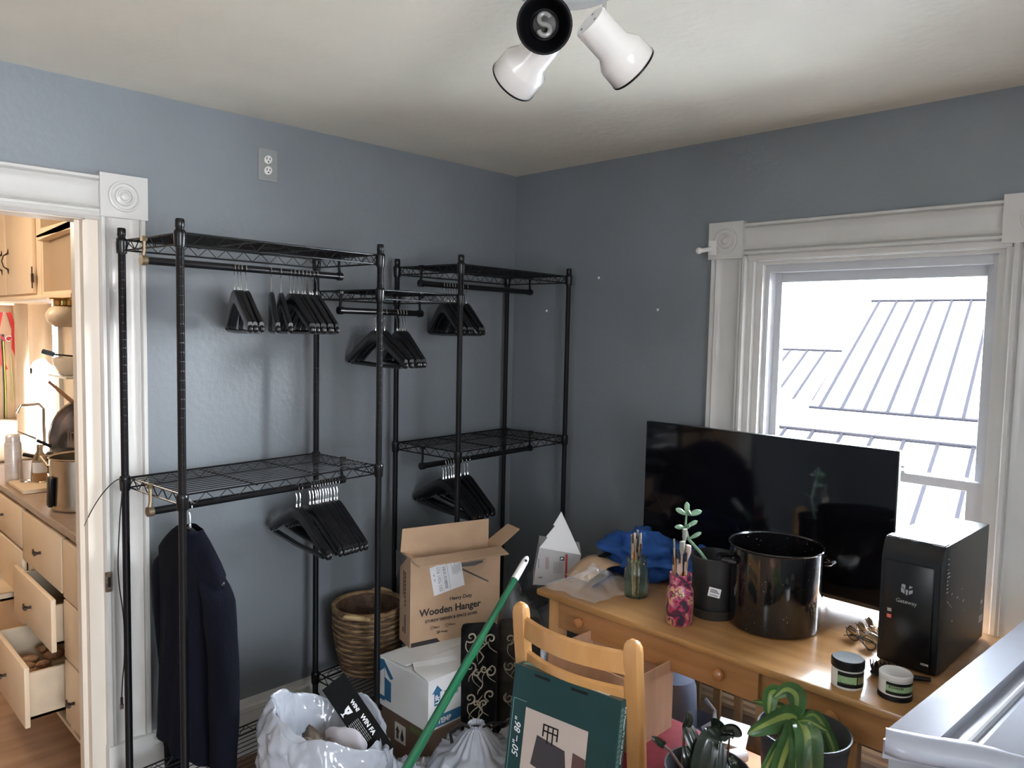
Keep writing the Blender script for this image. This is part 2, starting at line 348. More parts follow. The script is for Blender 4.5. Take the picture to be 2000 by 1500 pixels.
# outlet
t = thing('wall_outlet', 'grey outlet plate with two white sockets high on the blue wall', 'outlet', (-1.292, 0, 2.132))
m = MB(); m.box(-0.037, 0.037, -0.005, 0, 0, 0.115, .0015); m.build('cover_plate', mat('grey_plate', (0.27, 0.28, 0.275), 0.4), t)
for z in (0.038, 0.077):
    m = MB(); m.lathe([(0.0165, 0.0), (0.0165, 0.003), (0.015, 0.004)], (0, -0.004, z), (0, -1, 0), 20, scale=(1.0, 0.86))
    m.mi = 1
    for dx, w, h in ((-0.006, 0.0012, 0.008), (0.006, 0.0012, 0.006)): m.box(dx - w, dx + w, -0.0092, -0.0075, z - 0.001, z + h)
    m.box(-0.0022, 0.0022, -0.0092, -0.0075, z - 0.010, z - 0.005)
    m.build('socket', [WHITEP, BLACKP], t, smooth=True)

# ============================================================ OUTSIDE
ROOFM = mat('white_metal_roofing', (0.80, 0.82, 0.86), 0.45, var=0.04, scale=1.0)
SEAM = mat('dark_roof_seam', (0.014, 0.0135, 0.016), 1.0, spec=0.0)
def roof(name, label, p, d1, d2, nseam, brd=0.05, skip=()):
    """p lower-left corner, d1 across the eave, d2 up the slope"""
    t = thing(name, label, 'roof', p)
    d1 = Vector(d1); d2 = Vector(d2); n = d1.cross(d2).normalized()
    if n.z < 0: n = -n
    m = MB(); m.poly([(0, 0, 0), d1, d1 + d2, d2], -n * 0.1); m.build('roof_sheet', ROOFM, t)
    for i in range(nseam):
        a = d1 * ((i + 0.5) / nseam); m = MB(); w = d1.normalized() * 0.015
        m.poly([a - w, a + w, a + w + d2, a - w + d2], n * 0.02); m.build('seam', SEAM, t)
    m = MB(); e = d2.normalized() * 0.016; m.poly([d2 - e, d2 + e, d1 + d2 + e, d1 + d2 - e], n * 0.025); m.poly([-e, e, d1 + e, d1 - e], n * 0.02)
    m.build('ridge_trim', SEAM, t)
    return t
roof('neighbour_roof', 'large white standing seam metal roof outside the window', (5.0, 0.67, 0.88), (0.1, -2.35, 0.0), (3.0, 0.52, 1.21), 11)
roof('neighbour_wing_roof', 'lower white metal roof left of the large one outside', (5.4, 2.6, 0.55), (0.05, -1.7, 0.0), (2.3, 0.4, 0.86), 7)
roof('porch_roof', 'white metal porch roof below the neighbouring eave', (2.6, 0.62, -0.15), (0.1, -3.4, 0), (2.3, 0.38, 0.80), 12)
m = MB(); m.box(5.2, 9, -1.8, 2.6, -3, 0.85); tag(m.build('neighbour_house', mat('white_siding', (0.75, 0.76, 0.78), 0.7)), 'white sided house carrying the metal roofs outside', 'house')
m = MB(); m.box(2.5, 6, 3.0, 9, -3, 2.5); tag(m.build('next_house', mat('grey_blocker', (0.45, 0.45, 0.45), 0.8)), 'grey block added outside to dim the sky at the kitchen window', 'house')  # unseen block, added to keep part of the sky light out of the kitchen
m = MB(); m.box(0.3, 60, -40, 40, -3.05, -3.0); struct(m.build('floor_ground', mat('pale_snowy_ground', (0.6, 0.62, 0.62), 0.9)))

# ============================================================ CEILING LIGHT
t = thing('ceiling_spotlight', 'white three spot ceiling light on a round canopy', 'ceiling light', (-1.41, -1.537, 2.35))
off = (-1.41, -1.537, 2.35)
WG = mat('white_gloss_enamel', (0.72, 0.71, 0.69), 0.18, coat=0.5)
m = MB(); m.lathe([(0.125, 0), (0.125, -0.012), (0.11, -0.024), (0.02, -0.03)], n=40); m.build('canopy', WG, t, True)
def spot(back, mouth, stem_top, r1=0.037, r2=0.052, L1=0.078, Lc=0.022, bulb=False):
    b = Vector(back); mo = Vector(mouth); ax = (mo - b).normalized(); L = (mo - b).length
    sp = MB(off); sp.lathe([(r1 * 0.93, 0), (r1, 0.004), (r1 * 1.02, L1), (r2 * 0.98, L1 + Lc), (r2, L1 + Lc + 0.004), (r2 * 1.04, L - 0.002), (r2 * 1.02, L)], b, ax, 36, True, False)
    sh = sp.build('spot_shade', WG, t, True)
    k = MB(off); k.lathe([(r2 * 1.05, L - 0.003), (r2 * 1.05, L + 0.0015), (r2 * 0.97, L + 0.0015), (r2 * 0.94, L - 0.004), (r2 * 0.85, L1 + Lc), (r1 * 0.8, L1)], b, ax, 36, False, True)
    k.build('black_baffle', GLOSSP, sh, True)
    v = MB(off)
    for j in range(3):
        u = ax.orthogonal().normalized(); q = Matrix.Rotation(j * 2.09 + .5, 3, ax) @ u
        v.lathe([(0.003, 0), (0.003, -0.0006)], b + q * r1 * 0.6, ax, 8)
    v.build('vent_hole', BLACKP, sh)
    st = MB(off); mid = b + ax * 0.04 ; st.tube([Vector(stem_top), mid + Vector((0, 0, 0.045)), mid], 0.0048, 10); st.sphere(mid + Vector((0, 0, 0.045)), 0.0075)
    st.build('stem', CHROME, sh, True)
    if bulb:
        bm_ = MB(off); base = b + ax * (L - 0.035)
        Sp = [(0.010 * math.cos(math.radians(a)), 0.0095 + 0.0095 * math.sin(math.radians(a))) for a in range(10, 271, 20)] + [(0.010 * math.cos(math.radians(a)), -0.0095 + 0.0095 * math.sin(math.radians(a))) for a in range(70, -171, -20)]
        bm_.tube([base + CRx * (x * 1.15) + CUx * (y * 1.15) for x, y in Sp], 0.0052, 8)
        bm_.mi = 1
        bm_.lathe([(0.024, 0), (0.026, 0.01), (0.024, 0.018), (0.02, 0.02)], base - ax * 0.026, ax, 24)
        bm_.build('bulb', [mat('grey_bulb_glass', (0.25, 0.25, 0.24), 0.3), mat('dark_bulb_base', (0.02, .018, .016), 0.5)], sh, True)
CRx, CUx = CR, CU
camp = Vector((-2.64614, -2.63416, 1.60667))
A_m = Vector((-1.515, -1.577, 2.212)); axA = (camp - A_m).normalized()
spot(A_m - axA * 0.135 , A_m, (-1.44, -1.51, 2.325), r2=0.053, bulb=True)
spot((-1.436, -1.514, 2.223), (-1.424, -1.402, 2.163), (-1.42, -1.50, 2.325), r1=0.037, r2=0.053, L1=.058, Lc=.022)
spot((-1.452, -1.640, 2.221), (-1.345, -1.670, 2.149), (-1.375, -1.618, 2.325), r1=0.036, r2=0.051, L1=0.070, Lc=0.020)
# ============================================================ GARMENT RACK
TH = math.radians(4.8)
RO = Vector((-1.858, -0.195, 0)); e1 = Vector((math.cos(TH), math.sin(TH), 0)); e2 = Vector((math.sin(TH), -math.cos(TH), 0))
rack = thing('garment_rack', 'black wire shelving garment rack with hanging rods along the blue wall', 'clothes rack', RO, TH)
# local frame: x along wall, y = -depth
def RP(s, d, z): return RO + e1 * s + e2 * d + Vector((0, 0, z))
D = 0.36
posts = [(0, 0), (0, D), (.69, 0), (.69, D), (1.08, 0), (1.08, D), (1.77, 0), (1.77, D)]
for i, (s_, d_) in enumerate(posts):
    m = MB(); m.lathe([(0.006, 0), (0.013, 0.004), (0.013, 0.012), (0.0108, 0.016), (0.0108, 1.862), (0.0122, 1.864), (0.0122, 1.882), (0.010, 1.886)], (s_, -d_, 0), n=16)
    for k in range(72): m.lathe([(0.01105, 0), (0.01105, 0.0014)], (s_, -d_, 0.03 + 0.0254 * k), n=14)
    m.build('post', BLACKM, rack, True)
def wire_shelf(s0, s1, z, ext=0.0):
    m = MB(); r = 0.0028; h = 0.03; x0, x1, y0, y1 = s0 + 0.008, s1 - 0.008, -D + 0.008, -0.008
    for zz in (z, z - h):
        m.tube([(x0, y0, zz), (x1, y0, zz)], r, 6); m.tube([(x0, y1, zz), (x1, y1, zz)], r, 6); m.tube([(x0, y0, zz), (x0, y1, zz)], r, 6); m.tube([(x1, y0, zz), (x1, y1, zz)], r, 6)
    def zig(a, b, n):
        a = Vector(a); b = Vector(b); pts = []
        for i in range(n + 1):
            p = a.lerp(b, i / n); p.z = z - (h if i % 2 else 0); pts.append(p)
        m.tube(pts, 0.0017, 5)
    nl = max(2, int((x1 - x0) / 0.032)); nd = int(D / 0.032)
    zig((x0, y0, z), (x1, y0, z), nl); zig((x0, y1, z), (x1, y1, z), nl); zig((x0, y0, z), (x0, y1, z), nd); zig((x1, y0, z), (x1, y1, z), nd)
    for i in range(1, 14):
        y = y0 + (y1 - y0) * i / 14; m.tube([(x0, y, z + 0.002), (x1, y, z + 0.002)], 0.0017, 5)
    nc = 2 if s1 - s0 > 0.5 else 1
    for i in range(1, nc + 1):
        x = x0 + (x1 - x0) * i / (nc + 1); m.tube([(x, y0, z - 0.003), (x, y1, z - 0.003)], 0.0028, 6)
    sh = m.build('wire_shelf', BLACKM, rack)
    for (s_, d_) in ((s0, 0), (s0, D), (s1, 0), (s1, D)):
        c = MB(); c.lathe([(0.0135, 0), (0.0148, 0.004), (0.0165, 0.036), (0.0165, 0.040), (0.013, 0.046)], (s_, -d_, z - 0.040), n=14); c.build('collar', BLACKM, sh, True)
    return sh
for a in ((0, .69, 1.85), (0, .69, 1.135), (0, .69, 0.2), (.69, 1.08, 1.735), (.69, 1.08, 0.285), (1.08, 1.77, 1.852), (1.08, 1.77, 1.135), (1.08, 1.77, 0.2)): wire_shelf(*a)
def hang_rod(s0, s1, d, z, zs, bronze=False):
    m = MB(); m.tube([(s0 + 0.004, -d, z), (s1 - 0.004, -d, z)], 0.0115, 14)
    rd = m.build('hanging_rod', BLACKM, rack, True)
    for s_ in (s0, s1):
        b = MB(); sg = 1 if s_ == s0 else -1
        b.lathe([(0.0145, 0), (0.0145, 0.016)], (s_ - sg * 0.006, -d, z), (sg, 0, 0), 16)
        b.tube([(s_ + sg * 0.0, -d, z + 0.008), (s_ + sg * 0.004, -d, z + 0.03), (s_ + sg * 0.004, -d, zs)], 0.0055, 6); b.box(s_ - 0.004, s_ + 0.010, -d - 0.008, -d + 0.008, zs - 0.01, zs + 0.004)
        b.build('rod_bracket', BRASSY if (s_ == s0 and bronze) else BLACKM, rd, True)
RODS = {'rod1': (0, .69, .14, 1.785, 1.85, True), 'rod2': (.69, 1.08, .14, 1.665, 1.735, False), 'rod3': (1.08, 1.77, .14, 1.785, 1.852, False), 'rod4': (0, .69, .16, 1.057, 1.135, True), 'rod5': (1.08, 1.77, .16, 1.057, 1.135, False)}
for k in RODS: hang_rod(*RODS[k])
# ------------------------------------------------------------ hangers
HT = None
def hanger_parts(t):
    """local: hook top at origin resting on rod (rod centre z = -0.0135); x along the hanger"""
    T = 0.0145
    m = MB(); top = []; bot = []
    for i in range(-12, 13):
        u = i / 12; x = 0.2225 * u; a = abs(u)
        zt = -0.083 - 0.010 * a ** 1.5 - 0.100 * max(0, a - 0.10) ** 1.05
        w = 0.042 - 0.010 * a if a < 0.94 else 0.024
        top.append((x, zt)); bot.append((x, zt - w))
    prev = None
    for (x, zt), (_, zb) in zip(top, bot):
        th = T * (0.5 if abs(x) < 0.215 else 0.45); yb = -0.007 * (abs(x) / 0.2225) ** 2
        ring = [m.v(q) for q in ((x, yb - th, zb + .004), (x, yb - th, zt - .004), (x, yb - th * .5, zt), (x, yb + th * .5, zt), (x, yb + th, zt - .004), (x, yb + th, zb + .004), (x, yb + th * .5, zb), (x, yb - th * .5, zb))]
        if prev:
            for j in range(8): m.f([prev[j], prev[(j + 1) % 8], ring[(j + 1) % 8], ring[j]])
        else: m.f(ring[::-1])
        prev = ring
    m.f(prev)
    for sg in (-1, 1): m.sphere((sg * 0.2225, -0.007, -0.203), 0.0085, 10, (1, 1, 1.35))
    m.build('shoulders', BLACKW, t, True, 60)
    m = MB(); m.tube([(-0.195, -0.005, -0.212), (0, 0, -0.214), (0.195, -0.005, -0.212)], 0.0055, 8); m.build('trouser_bar', BLACKW, t, True)
    m = MB(); pts = [(0, 0, -0.086), (0, 0, -0.055)]
    for a in range(-70, 200, 18):
        r_ = math.radians(a); pts.append((0.0175 * math.cos(r_) - 0.0 , 0, -0.0185 + 0.0175 * math.sin(r_)))
    m.tube([(0, 0, -0.086), (0, 0, -0.050), (0.006, 0, -0.040)] + pts[2:], 0.0017, 6); m.lathe([(0.0045, -0.086), (0.0045, -0.078), (0.003, -0.072)], n=8)
    m.build('hook', CHROME, t, True)
GRP = {'rod1': 'hangers on the tall left rack rod', 'rod2': 'hangers on the short middle rod', 'rod3': 'hangers on the right rack top rod', 'rod4': 'hangers under the left rack middle shelf', 'rod5': 'hangers under the right rack middle shelf'}
proto = None
def hang(rod, s_, delta, tilt=0.0, label=None, single=False):
    global proto
    s0, s1, d, z, zs, _ = RODS[rod]
    p = RP(s_, d, z + 0.0133)
    az = math.atan2(p.y + 2.634, p.x + 2.646) + math.radians(delta)
    if proto is None:
        proto = thing('coat_hanger', None, None); hanger_parts(proto); o = proto
    else: o = copy_tree(proto)
    o.location = p; o.rotation_euler = (math.radians(tilt), 0, az)
    o['label'] = label; o['category'] = 'coat hanger'
    if not single: o['group'] = GRP[rod]
    elif 'group' in o.keys(): del o['group']
    return o
ORD = ['leftmost', 'second from left', 'third from left', 'fourth from left', 'fifth from left', 'sixth from left', 'seventh from left', 'eighth from left', 'ninth from left', 'tenth from left', 'eleventh from left', 'twelfth from left']
def row(rod, ss, dls, where, grp, jit=1.0):
    n = len(ss)
    for i, s_ in enumerate(ss):
        dl = dls[i] if isinstance(dls, (list, tuple)) else dls + random.uniform(-jit, jit)
        o = hang(rod, s_, dl, random.uniform(-2, 2), 'black wooden hanger, ' + ('rightmost' if i == n - 1 else ORD[i]) + ' of the ' + where); o['group'] = grp
row('rod1', (.284, .296, .308, .323), (8.5, 9, 8, 8), 'four bunched on the long left top rod', 'four hangers bunched on the left top rod')
hang('rod1', .415, 3.0, 0, 'black wooden hanger alone in the gap on the left top rod', True)
hang('rod1', .451, 5.5, 0, 'black wooden hanger just right of the lone one on the left top rod', True)
row('rod1', (.486, .501, .517, .532, .547, .562, .577, .592), 14.5, 'eight packed right on the left top rod', 'eight hangers packed on the left top rod')
row('rod2', (.857, .872, .900), (28, 27, 25), 'three turned ones on the short middle rod', 'three turned hangers on the short middle rod')
row('rod2', (.958, .973, .988, 1.003), 17, 'four packed right on the short middle rod', 'four hangers on the short middle rod', .3)
row('rod3', (1.206, 1.222, 1.238, 1.254, 1.270, 1.286, 1.318, 1.345), 16, 'eight on the right rack top rod', 'hangers on the right rack top rod')
row('rod4', (.50, .515, .552, .564, .575, .586, .597, .608, .619, .630, .641, .653, .668), 24, 'thirteen below the left middle shelf', 'hangers under the left rack middle shelf', .5)
row('rod5', (1.204, 1.219, 1.234, 1.249, 1.264), (33, 32, 31, 31, 30), 'five turned ones, right rack middle shelf', 'five hangers under the right rack middle shelf')
row('rod5', (1.304, 1.327, 1.35), 28, 'three right of the post, right middle shelf', 'three hangers under the right rack middle shelf', .3)
sh_ = hang('rod4', .122, 20, 0, 'black wooden hanger holding the dark knit sweater', True)
# ------------------------------------------------------------ sweater
KNIT = mat('navy_black_ribbed_knit', (0.0035, 0.004, 0.007), 1.0, spec=0.1, color2=(0.007, 0.008, 0.016), scale=6, bump=0.35, bscale=160, stretch=(1, 1, 0.25))
sw = thing('sweater', 'navy black knit sweater hanging at the left end of the rack', 'sweater', sh_.location.copy(), sh_.rotation_euler.z)
def nz(*a): return noise.noise(Vector(a))
m = MB()
def body(a, b):
    th = 2 * math.pi * a; z = 0
    if b < 0.12: k = b / 0.12; ru = 0.055 + (0.235 - 0.055) * k ** 0.75; rw = 0.034 + 0.020 * k; z = -0.086 - 0.100 * k
    else: k = (b - 0.12) / 0.88; ru = 0.235 - 0.035 * min(1, k * 4) - 0.012 * math.sin(k * 3.1); rw = 0.052 + 0.03 * k; z = -0.186 - 0.56 * k
    fold = 1 + 0.10 * math.sin(9 * th + 3 * b) * b + 0.06 * nz(math.cos(th) * 2, math.sin(th) * 2, b * 4)
    return Vector((ru * math.cos(th), rw * math.sin(th) * fold, z + 0.01 * nz(th, b, 3)))
m.grid(body, 48, 34, wrap=True); m.build('torso', KNIT, sw, True, 0)
def sleeve(sgn, L, x1, nm, fw=0.0, blk=1.0):
    m = MB()
    ctr = [Vector((sgn * 0.11, 0, -0.150)), Vector((sgn * 0.215, fw * .2, -0.25)), Vector((sgn * (0.235 + x1 * .5), fw * .6, -0.42)), Vector((sgn * (0.23 + x1), fw, -0.60)), Vector((sgn * (0.215 + x1), fw, -0.76)), Vector((sgn * (0.20 + x1 * .8), fw * .8, L))]
    def cp(t):
        k = t * (len(ctr) - 1); i = min(int(k), len(ctr) - 2); return ctr[i].lerp(ctr[i + 1], k - i)
    def fn(a, b):
        th = 2 * math.pi * a; c = cp(b); ru = 0.062 - 0.022 * b; rw = 0.045 - 0.012 * b
        if b > 0.92: ru *= 0.85; rw *= 0.85
        if b < 0.14: ru *= (b / .14) ** .5 * .7 + .02; rw *= (b / .14) ** .5
        f_ = 1 + 0.10 * nz(math.cos(th) * 2, math.sin(th) * 2 + sgn, b * 7)
        return c + Vector((ru * math.cos(th) * f_ * blk, rw * math.sin(th) * f_, 0))
    m.grid(fn, 24, 30, wrap=True); m.build('sleeve', KNIT, sw, True, 0)
sleeve(-1, -0.86, 0.02, 'l'); sleeve(1, -0.95, 0.03, 'r', -0.03, 1.25)
m = MB(); m.tube([(0.056 * math.cos(a), 0.034 * math.sin(a), -0.092 - 0.028 * (math.sin(a) < 0) * abs(math.sin(a))) for a in [2 * math.pi * i / 24 for i in range(25)]], 0.010, 8); m.build('collar', KNIT, sw, True, 0)
m = MB(); m.box(0.0, 0.022, 0.028, 0.030, -0.155, -0.125); m.box(0.002, 0.02, 0.028, 0.030, -0.166, -0.158); m.build('neck_label', mat('cream_label', (0.4, 0.38, 0.33), 0.8), sw)
# cable on the left post
m = MB(); pts = []
for q in ((-1.906, 0.096, 0.885), (-1.908, 0.05, 0.935), (-1.905, -0.03, 1.01), (-1.893, -0.10, 1.075), (-1.878, -0.175, 1.125), (-1.872, -0.212, 1.12), (-1.882, -0.215, 1.0), (-1.888, -0.215, 0.85), (-1.874, -0.213, 0.70), (-1.874, -0.213, 0.58), (-1.880, -0.215, 0.52), (-1.884, -0.216, 0.46)): pts.append(Vector(q))
fine = []
for i in range(len(pts) - 1):
    p0, p1, p2, p3 = pts[max(i - 1, 0)], pts[i], pts[i + 1], pts[min(i + 2, len(pts) - 1)]
    for k in range(6):
        t_ = k / 6; fine.append(0.5 * ((2 * p1) + (p2 - p0) * t_ + (2 * p0 - 5 * p1 + 4 * p2 - p3) * t_ ** 2 + (3 * p1 - p0 - 3 * p2 + p3) * t_ ** 3))
m.tube(fine + [pts[-1]], 0.0018, 6); m.tube([pts[-1], pts[-1] - Vector((0, 0, 0.022))], 0.004, 8); m.mi = 1; m.box(-1.889, -1.879, -0.219, -0.213, 0.424, 0.439)
tag(m.build('charging_cable', [BLACKP, CHROME], None, True), 'thin black charging cable hanging down the leftmost rack post', 'cable')
# ============================================================ DESK
SLAT = mat('pale_pine_slat', (0.62, 0.47, 0.28), 0.5)
KNOBM = mat('brown_wood_knob', (0.40, 0.17, 0.06), 0.25, coat=0.5)
t = thing('desk', 'varnished pine desk with round knobs standing under the window', 'desk', (-0.46, -1.55, 0))
o_ = (-0.46, -1.55, 0)
DXF, DXB, DYL, DYR, DT = -0.815, -0.10, -0.945, -2.165, 0.745
m = MB(o_); m.box(DXF, DXB, DYR, DYL, DT - 0.022, DT, 0.006); m.build('tabletop', PINE, t, True)
m = MB(o_); m.box(DXF + 0.036, DXF + 0.05, DYR + .08, DYL - .08, 0.625, DT - 0.022); m.box(DXF + 0.076, DXB - 0.03, DYL - 0.055, DYL - 0.037, 0.625, DT - .022); m.box(DXF + 0.05, DXB - 0.03, DYR + 0.032, DYR + 0.05, 0.625, DT - .022); m.box(DXB - 0.05, DXB - 0.03, DYR + .03, DYL - .03, 0.625, DT - 0.022); m.build('apron', PINE, t)
for y0, y1, ks in ((-1.735, -1.03, (-1.131, -1.627)), (-2.11, -1.762, (-1.935,))):
    m = MB(o_); m.box(DXF + 0.018, DXF + 0.032, y0, y1, 0.632, DT - 0.028, .002); dr = m.build('drawer', PINED, t)
    for y in ks:
        k = MB(o_); k.lathe([(0.008, 0), (0.008, 0.008), (0.015, 0.013), (0.0175, 0.02), (0.015, 0.027), (0.007, 0.031), (0.001, 0.032)], (DXF + 0.019, y, 0.68), (-1, 0, 0), 20); k.build('knob', KNOBM, dr, True)
for x, y in ((DXF + 0.03, DYL - 0.078), (DXF + 0.03, -1.985), (DXB - 0.07, DYL - 0.078), (DXB - 0.07, DYR + 0.035)):
    m = MB(o_); m.box(x, x + 0.045, y, y + 0.045, 0, 0.722 if y > -1.9 or y < -2.0 else 0.624, .003); m.build('leg', BEECH, t, True)
for i in range(6):
    m = MB(o_); y = -1.08 - i * 0.085; m.box(-0.16, -0.145, y - 0.028, y, 0.12, 0.625); m.build('slat', SLAT, t)
m = MB(o_); m.box(-0.16, -0.135, DYR + 0.05, DYL - 0.05, 0.08, 0.12); m.build('stretcher', BEECH, t)

# ============================================================ TV
t = thing('television', 'large black flat screen television standing on the desk before the window', 'television', (-0.19, -1.40, DT))
o_ = (-0.19, -1.40, DT)
m = MB(o_); m.box(-0.196, -0.172, -1.860, -0.937, 0.757, 1.266, 0.003); m.box(-0.172, -0.145, -1.70, -1.10, 0.78, 1.1, 0.01); bz = m.build('casing', BLACKP, t, True)
m = MB(o_); m.box(-0.1975, -0.196, -1.857, -0.940, 0.772, 1.263); m.build('screen', TVBLACK, t)
for y in (-1.15, -1.65):
    m = MB(o_); m.tube([(-0.26, y, DT + 0.005), (-0.18, y, DT + 0.022), (-0.125, y, DT + 0.005)], 0.006, 8); m.build('foot', BLACKP, t, True)

# ============================================================ COMPUTER
t = thing('computer_tower', 'black computer tower standing on the right end of the desk', 'computer', (-0.345, -2.02, DT), math.radians(-1.5))
m = MB(); y0, y1, x0, x1, z1 = -0.073, 0.073, -0.18, 0.195, 0.335
m.box(x0, x1, y0, y1, 0.004, z1, 0.002); m.build('case', mat('black_steel_case', (0.014, 0.014, 0.018), 0.28, var=.1, scale=30), t)
m = MB(); m.poly([(x0, y0, 0.006), (x0 - 0.022, y0, 0.006), (x0 - 0.026, y0, z1 - 0.045), (x0 - 0.012, y0, z1 - 0.008), (x0, y0, z1 + 0.004), (x0 + 0.035, y0, z1 + 0.004), (x0 + 0.035, y0, z1)], (0, y1 - y0, 0))
bmesh.ops.bevel(m.bm, geom=list(m.bm.edges), offset=0.003, segments=2, affect='EDGES')
fr = m.build('front_bezel', GLOSSP, t, True)
m = MB(); m.box(x0 - 0.030, x0 - 0.02, y0 + 0.014, y1 - 0.01, 0.012, z1 - 0.052, 0.004); pn = m.build('front_door', GLOSSP, t, True)
m = MB(); fm = frame((x0 - 0.0305, 0.0, 0.12), (0, -1, 0), (0, 0, 1))
text_mesh(m, 'Gateway', 0.0145, frame((x0 - 0.0305, 0.004, 0.176), (0, -1, 0), (0, 0, 1)), 'CENTER')
ff = frame((x0 - 0.0305, 0.004, 0.213), (0, -1, 0), (0, 0, 1))
for q in ([(-.014, -.008), (-.005, -.012), (-.005, -.002), (-.014, .006)], [(-.014, .008), (-.004, .0), (-.004, .012), (-.012, .013)], [(.005, -.012), (.014, -.006), (.014, .003), (.005, -.002)], [(.005, .003), (.014, .010), (.006, .012)], [(-.002, -.014), (.002, -.014), (.003, .0), (-.003, .0)]): fpoly(m, ff, q)
m.build('logo', mat('dim_grey_print', (0.30, 0.30, 0.31), 0.5), pn)
m = MB(); text_mesh(m, 'HDMI', 0.0075, frame((x0 - 0.0305, -0.038, 0.028), (0, -1, 0), (0, 0, 1)), bold=0.0003); m.build('lettering', WHITEP, pn)
for z, c in ((0.145, (0.10, 0.09, 0.09)), (0.128, (0.45, 0.05, 0.03))):
    m = MB(); fm = frame((x0 - 0.0305, 0.050, z), (0, -1, 0), (0, 0, 1)); quad(m, fm, 0, 0.012, 0, 0.010); m.mi = 1
    for k in range(2): quad(m, fm, 0.002, 0.010, 0.002 + k * 0.004, 0.0032 + k * 0.004, 0.0007, 1)
    m.build('sticker', [mat('sticker_colour', c, 0.5), PAPER if z > .14 else mat('sticker_pink', (0.7, 0.4, 0.35), .5)], pn)
m = MB()
for k, y in enumerate((0.055, 0.045)): m.lathe([(0.0035, 0), (0.0035, 0.0008), (0.002, 0.0008)], (x0 + 0.002, y, z1 + 0.004), (0, 0, 1), 12)
m.mi = 1
for y in (0.022, -0.012, -0.030): m.box(x0 - 0.004, x0 + 0.006, y - 0.009, y + 0.006, z1 + 0.0035, z1 + 0.0052)
m.build('port', [CHROME, BLACKP], t)
m = MB(); random.seed(3)
for k, (w, z) in enumerate(((.006, .30), (.010, .286), (.006, .272), (.018, .262), (.020, .252), (.008, .242), (.009, .232), (.011, .222), (.014, .212))): m.box(x0 + 0.022, x0 + 0.022 + w, y0 - 0.0006, y0, z, z + 0.0018)
for k in range(14):
    x = x0 + random.uniform(.03, .2); z = random.uniform(.12, .2); m.box(x, x + .0015, y0 - .0006, y0, z, z + random.uniform(.001, .005))
m.mi = 1; m.box(x1 - 0.045, x1 - 0.012, y0 - 0.0006, y0, 0.09, 0.14); m.mi = 0; m.box(x1 - 0.045, x1 - 0.012, y0 - 0.0006, y0, 0.055, 0.075); m.box(x1 - 0.04, x1 - 0.025, y0 - 0.0008, y0, 0.11, 0.12)
m.build('side_markings', [PAPER, mat('grey_sticker', (0.2, 0.2, 0.21), .5)], t)

# ============================================================ THINGS ON THE DESK
def round_thing(name, label, cat, c, prof, m_, n=40, fn=None, c1=True):
    t = thing(name, label, cat, c); b = MB(); b.lathe(prof, n=n, fn=fn, cap1=c1); o = b.build(name.split('_')[-1] + '_body' if False else 'body', m_, t, True); return t
# stock pot
SPECK = bpy.data.materials.new('speckled_black_enamel'); SPECK.use_nodes = True; n_ = SPECK.node_tree; b_ = n_.nodes['Principled BSDF']; b_.inputs['Roughness'].default_value = 0.12; b_.inputs['Coat Weight'].default_value = 0.4
vo = node(n_, 'ShaderNodeTexNoise'); vo.inputs['Scale'].default_value = 190; vo.inputs['Detail'].default_value = 1; tc_ = node(n_, 'ShaderNodeTexCoord'); n_.links.new(tc_.outputs['Object'], vo.inputs['Vector']); rr = node(n_, 'ShaderNodeValToRGB'); rr.color_ramp.elements[0].position = 0.76; rr.color_ramp.elements[1].position = 0.80; rr.color_ramp.elements[0].color = (0.006, 0.006, 0.007, 1); rr.color_ramp.elements[1].color = (0.45, 0.45, 0.47, 1)
n_.links.new(vo.outputs['Fac'], rr.inputs[0]); n_.links.new(rr.outputs[0], b_.inputs['Base Color'])
t = thing('stock_pot', 'tall black speckled enamel stock pot on the desk', 'pot', (-0.515, -1.634, DT))
m = MB(); m.lathe([(0.118, 0), (0.127, 0.006), (0.131, 0.02), (0.132, 0.238), (0.137, 0.244), (0.136, 0.247), (0.130, 0.244), (0.129, 0.02), (0.122, 0.008)], n=64); m.build('body', SPECK, t, True)
for sg in (1, -1):
    a0 = math.radians(-45); u = Vector((math.cos(a0), math.sin(a0), 0)) * sg; w = Vector((-u.y, u.x, 0)); m = MB()
    m.tube([u * 0.129 + w * 0.035 + Vector((0, 0, 0.198)), u * 0.150 + w * 0.035 + Vector((0, 0, 0.199)), u * 0.163 + w * 0.026 + Vector((0, 0, 0.2)), u * 0.163 - w * 0.026 + Vector((0, 0, 0.2)), u * 0.150 - w * 0.035 + Vector((0, 0, 0.199)), u * 0.129 - w * 0.035 + Vector((0, 0, 0.198))], 0.007, 10); m.build('handle', SPECK, t, True)
# black nursery pot with saucer, label and jade plant
GREENJ = mat('jade_green_leaf', (0.22, 0.36, 0.24), 0.35, var=0.15, scale=30, spec=0.6)
t = thing('jade_plant', 'leaning jade plant in a black plastic pot on the desk', 'potted plant', (-0.575, -1.468, DT))
m = MB(); m.lathe([(0.060, 0.004), (0.063, 0.02), (0.067, 0.15), (0.067, 0.165), (0.072, 0.166), (0.073, 0.188), (0.070, 0.188), (0.067, 0.165), (0.062, 0.13)], n=40, cap1=False); m.build('pot', mat('matt_black_nursery_plastic', (0.016, 0.016, 0.017), 0.42), t, True)
m = MB(); m.lathe([(0.062, 0), (0.066, 0.001), (0.071, 0.030), (0.069, 0.030), (0.064, 0.004)], n=40, cap1=False); m.build('saucer', mat('smoky_saucer', (0.03, 0.027, 0.025), 0.3), t, True)
m = MB(); m.lathe([(0.001, 0.135), (0.063, 0.134)], n=30, cap0=False, cap1=False); m.build('soil', SOIL, t, True)
m = MB(); aa = math.radians(-148)
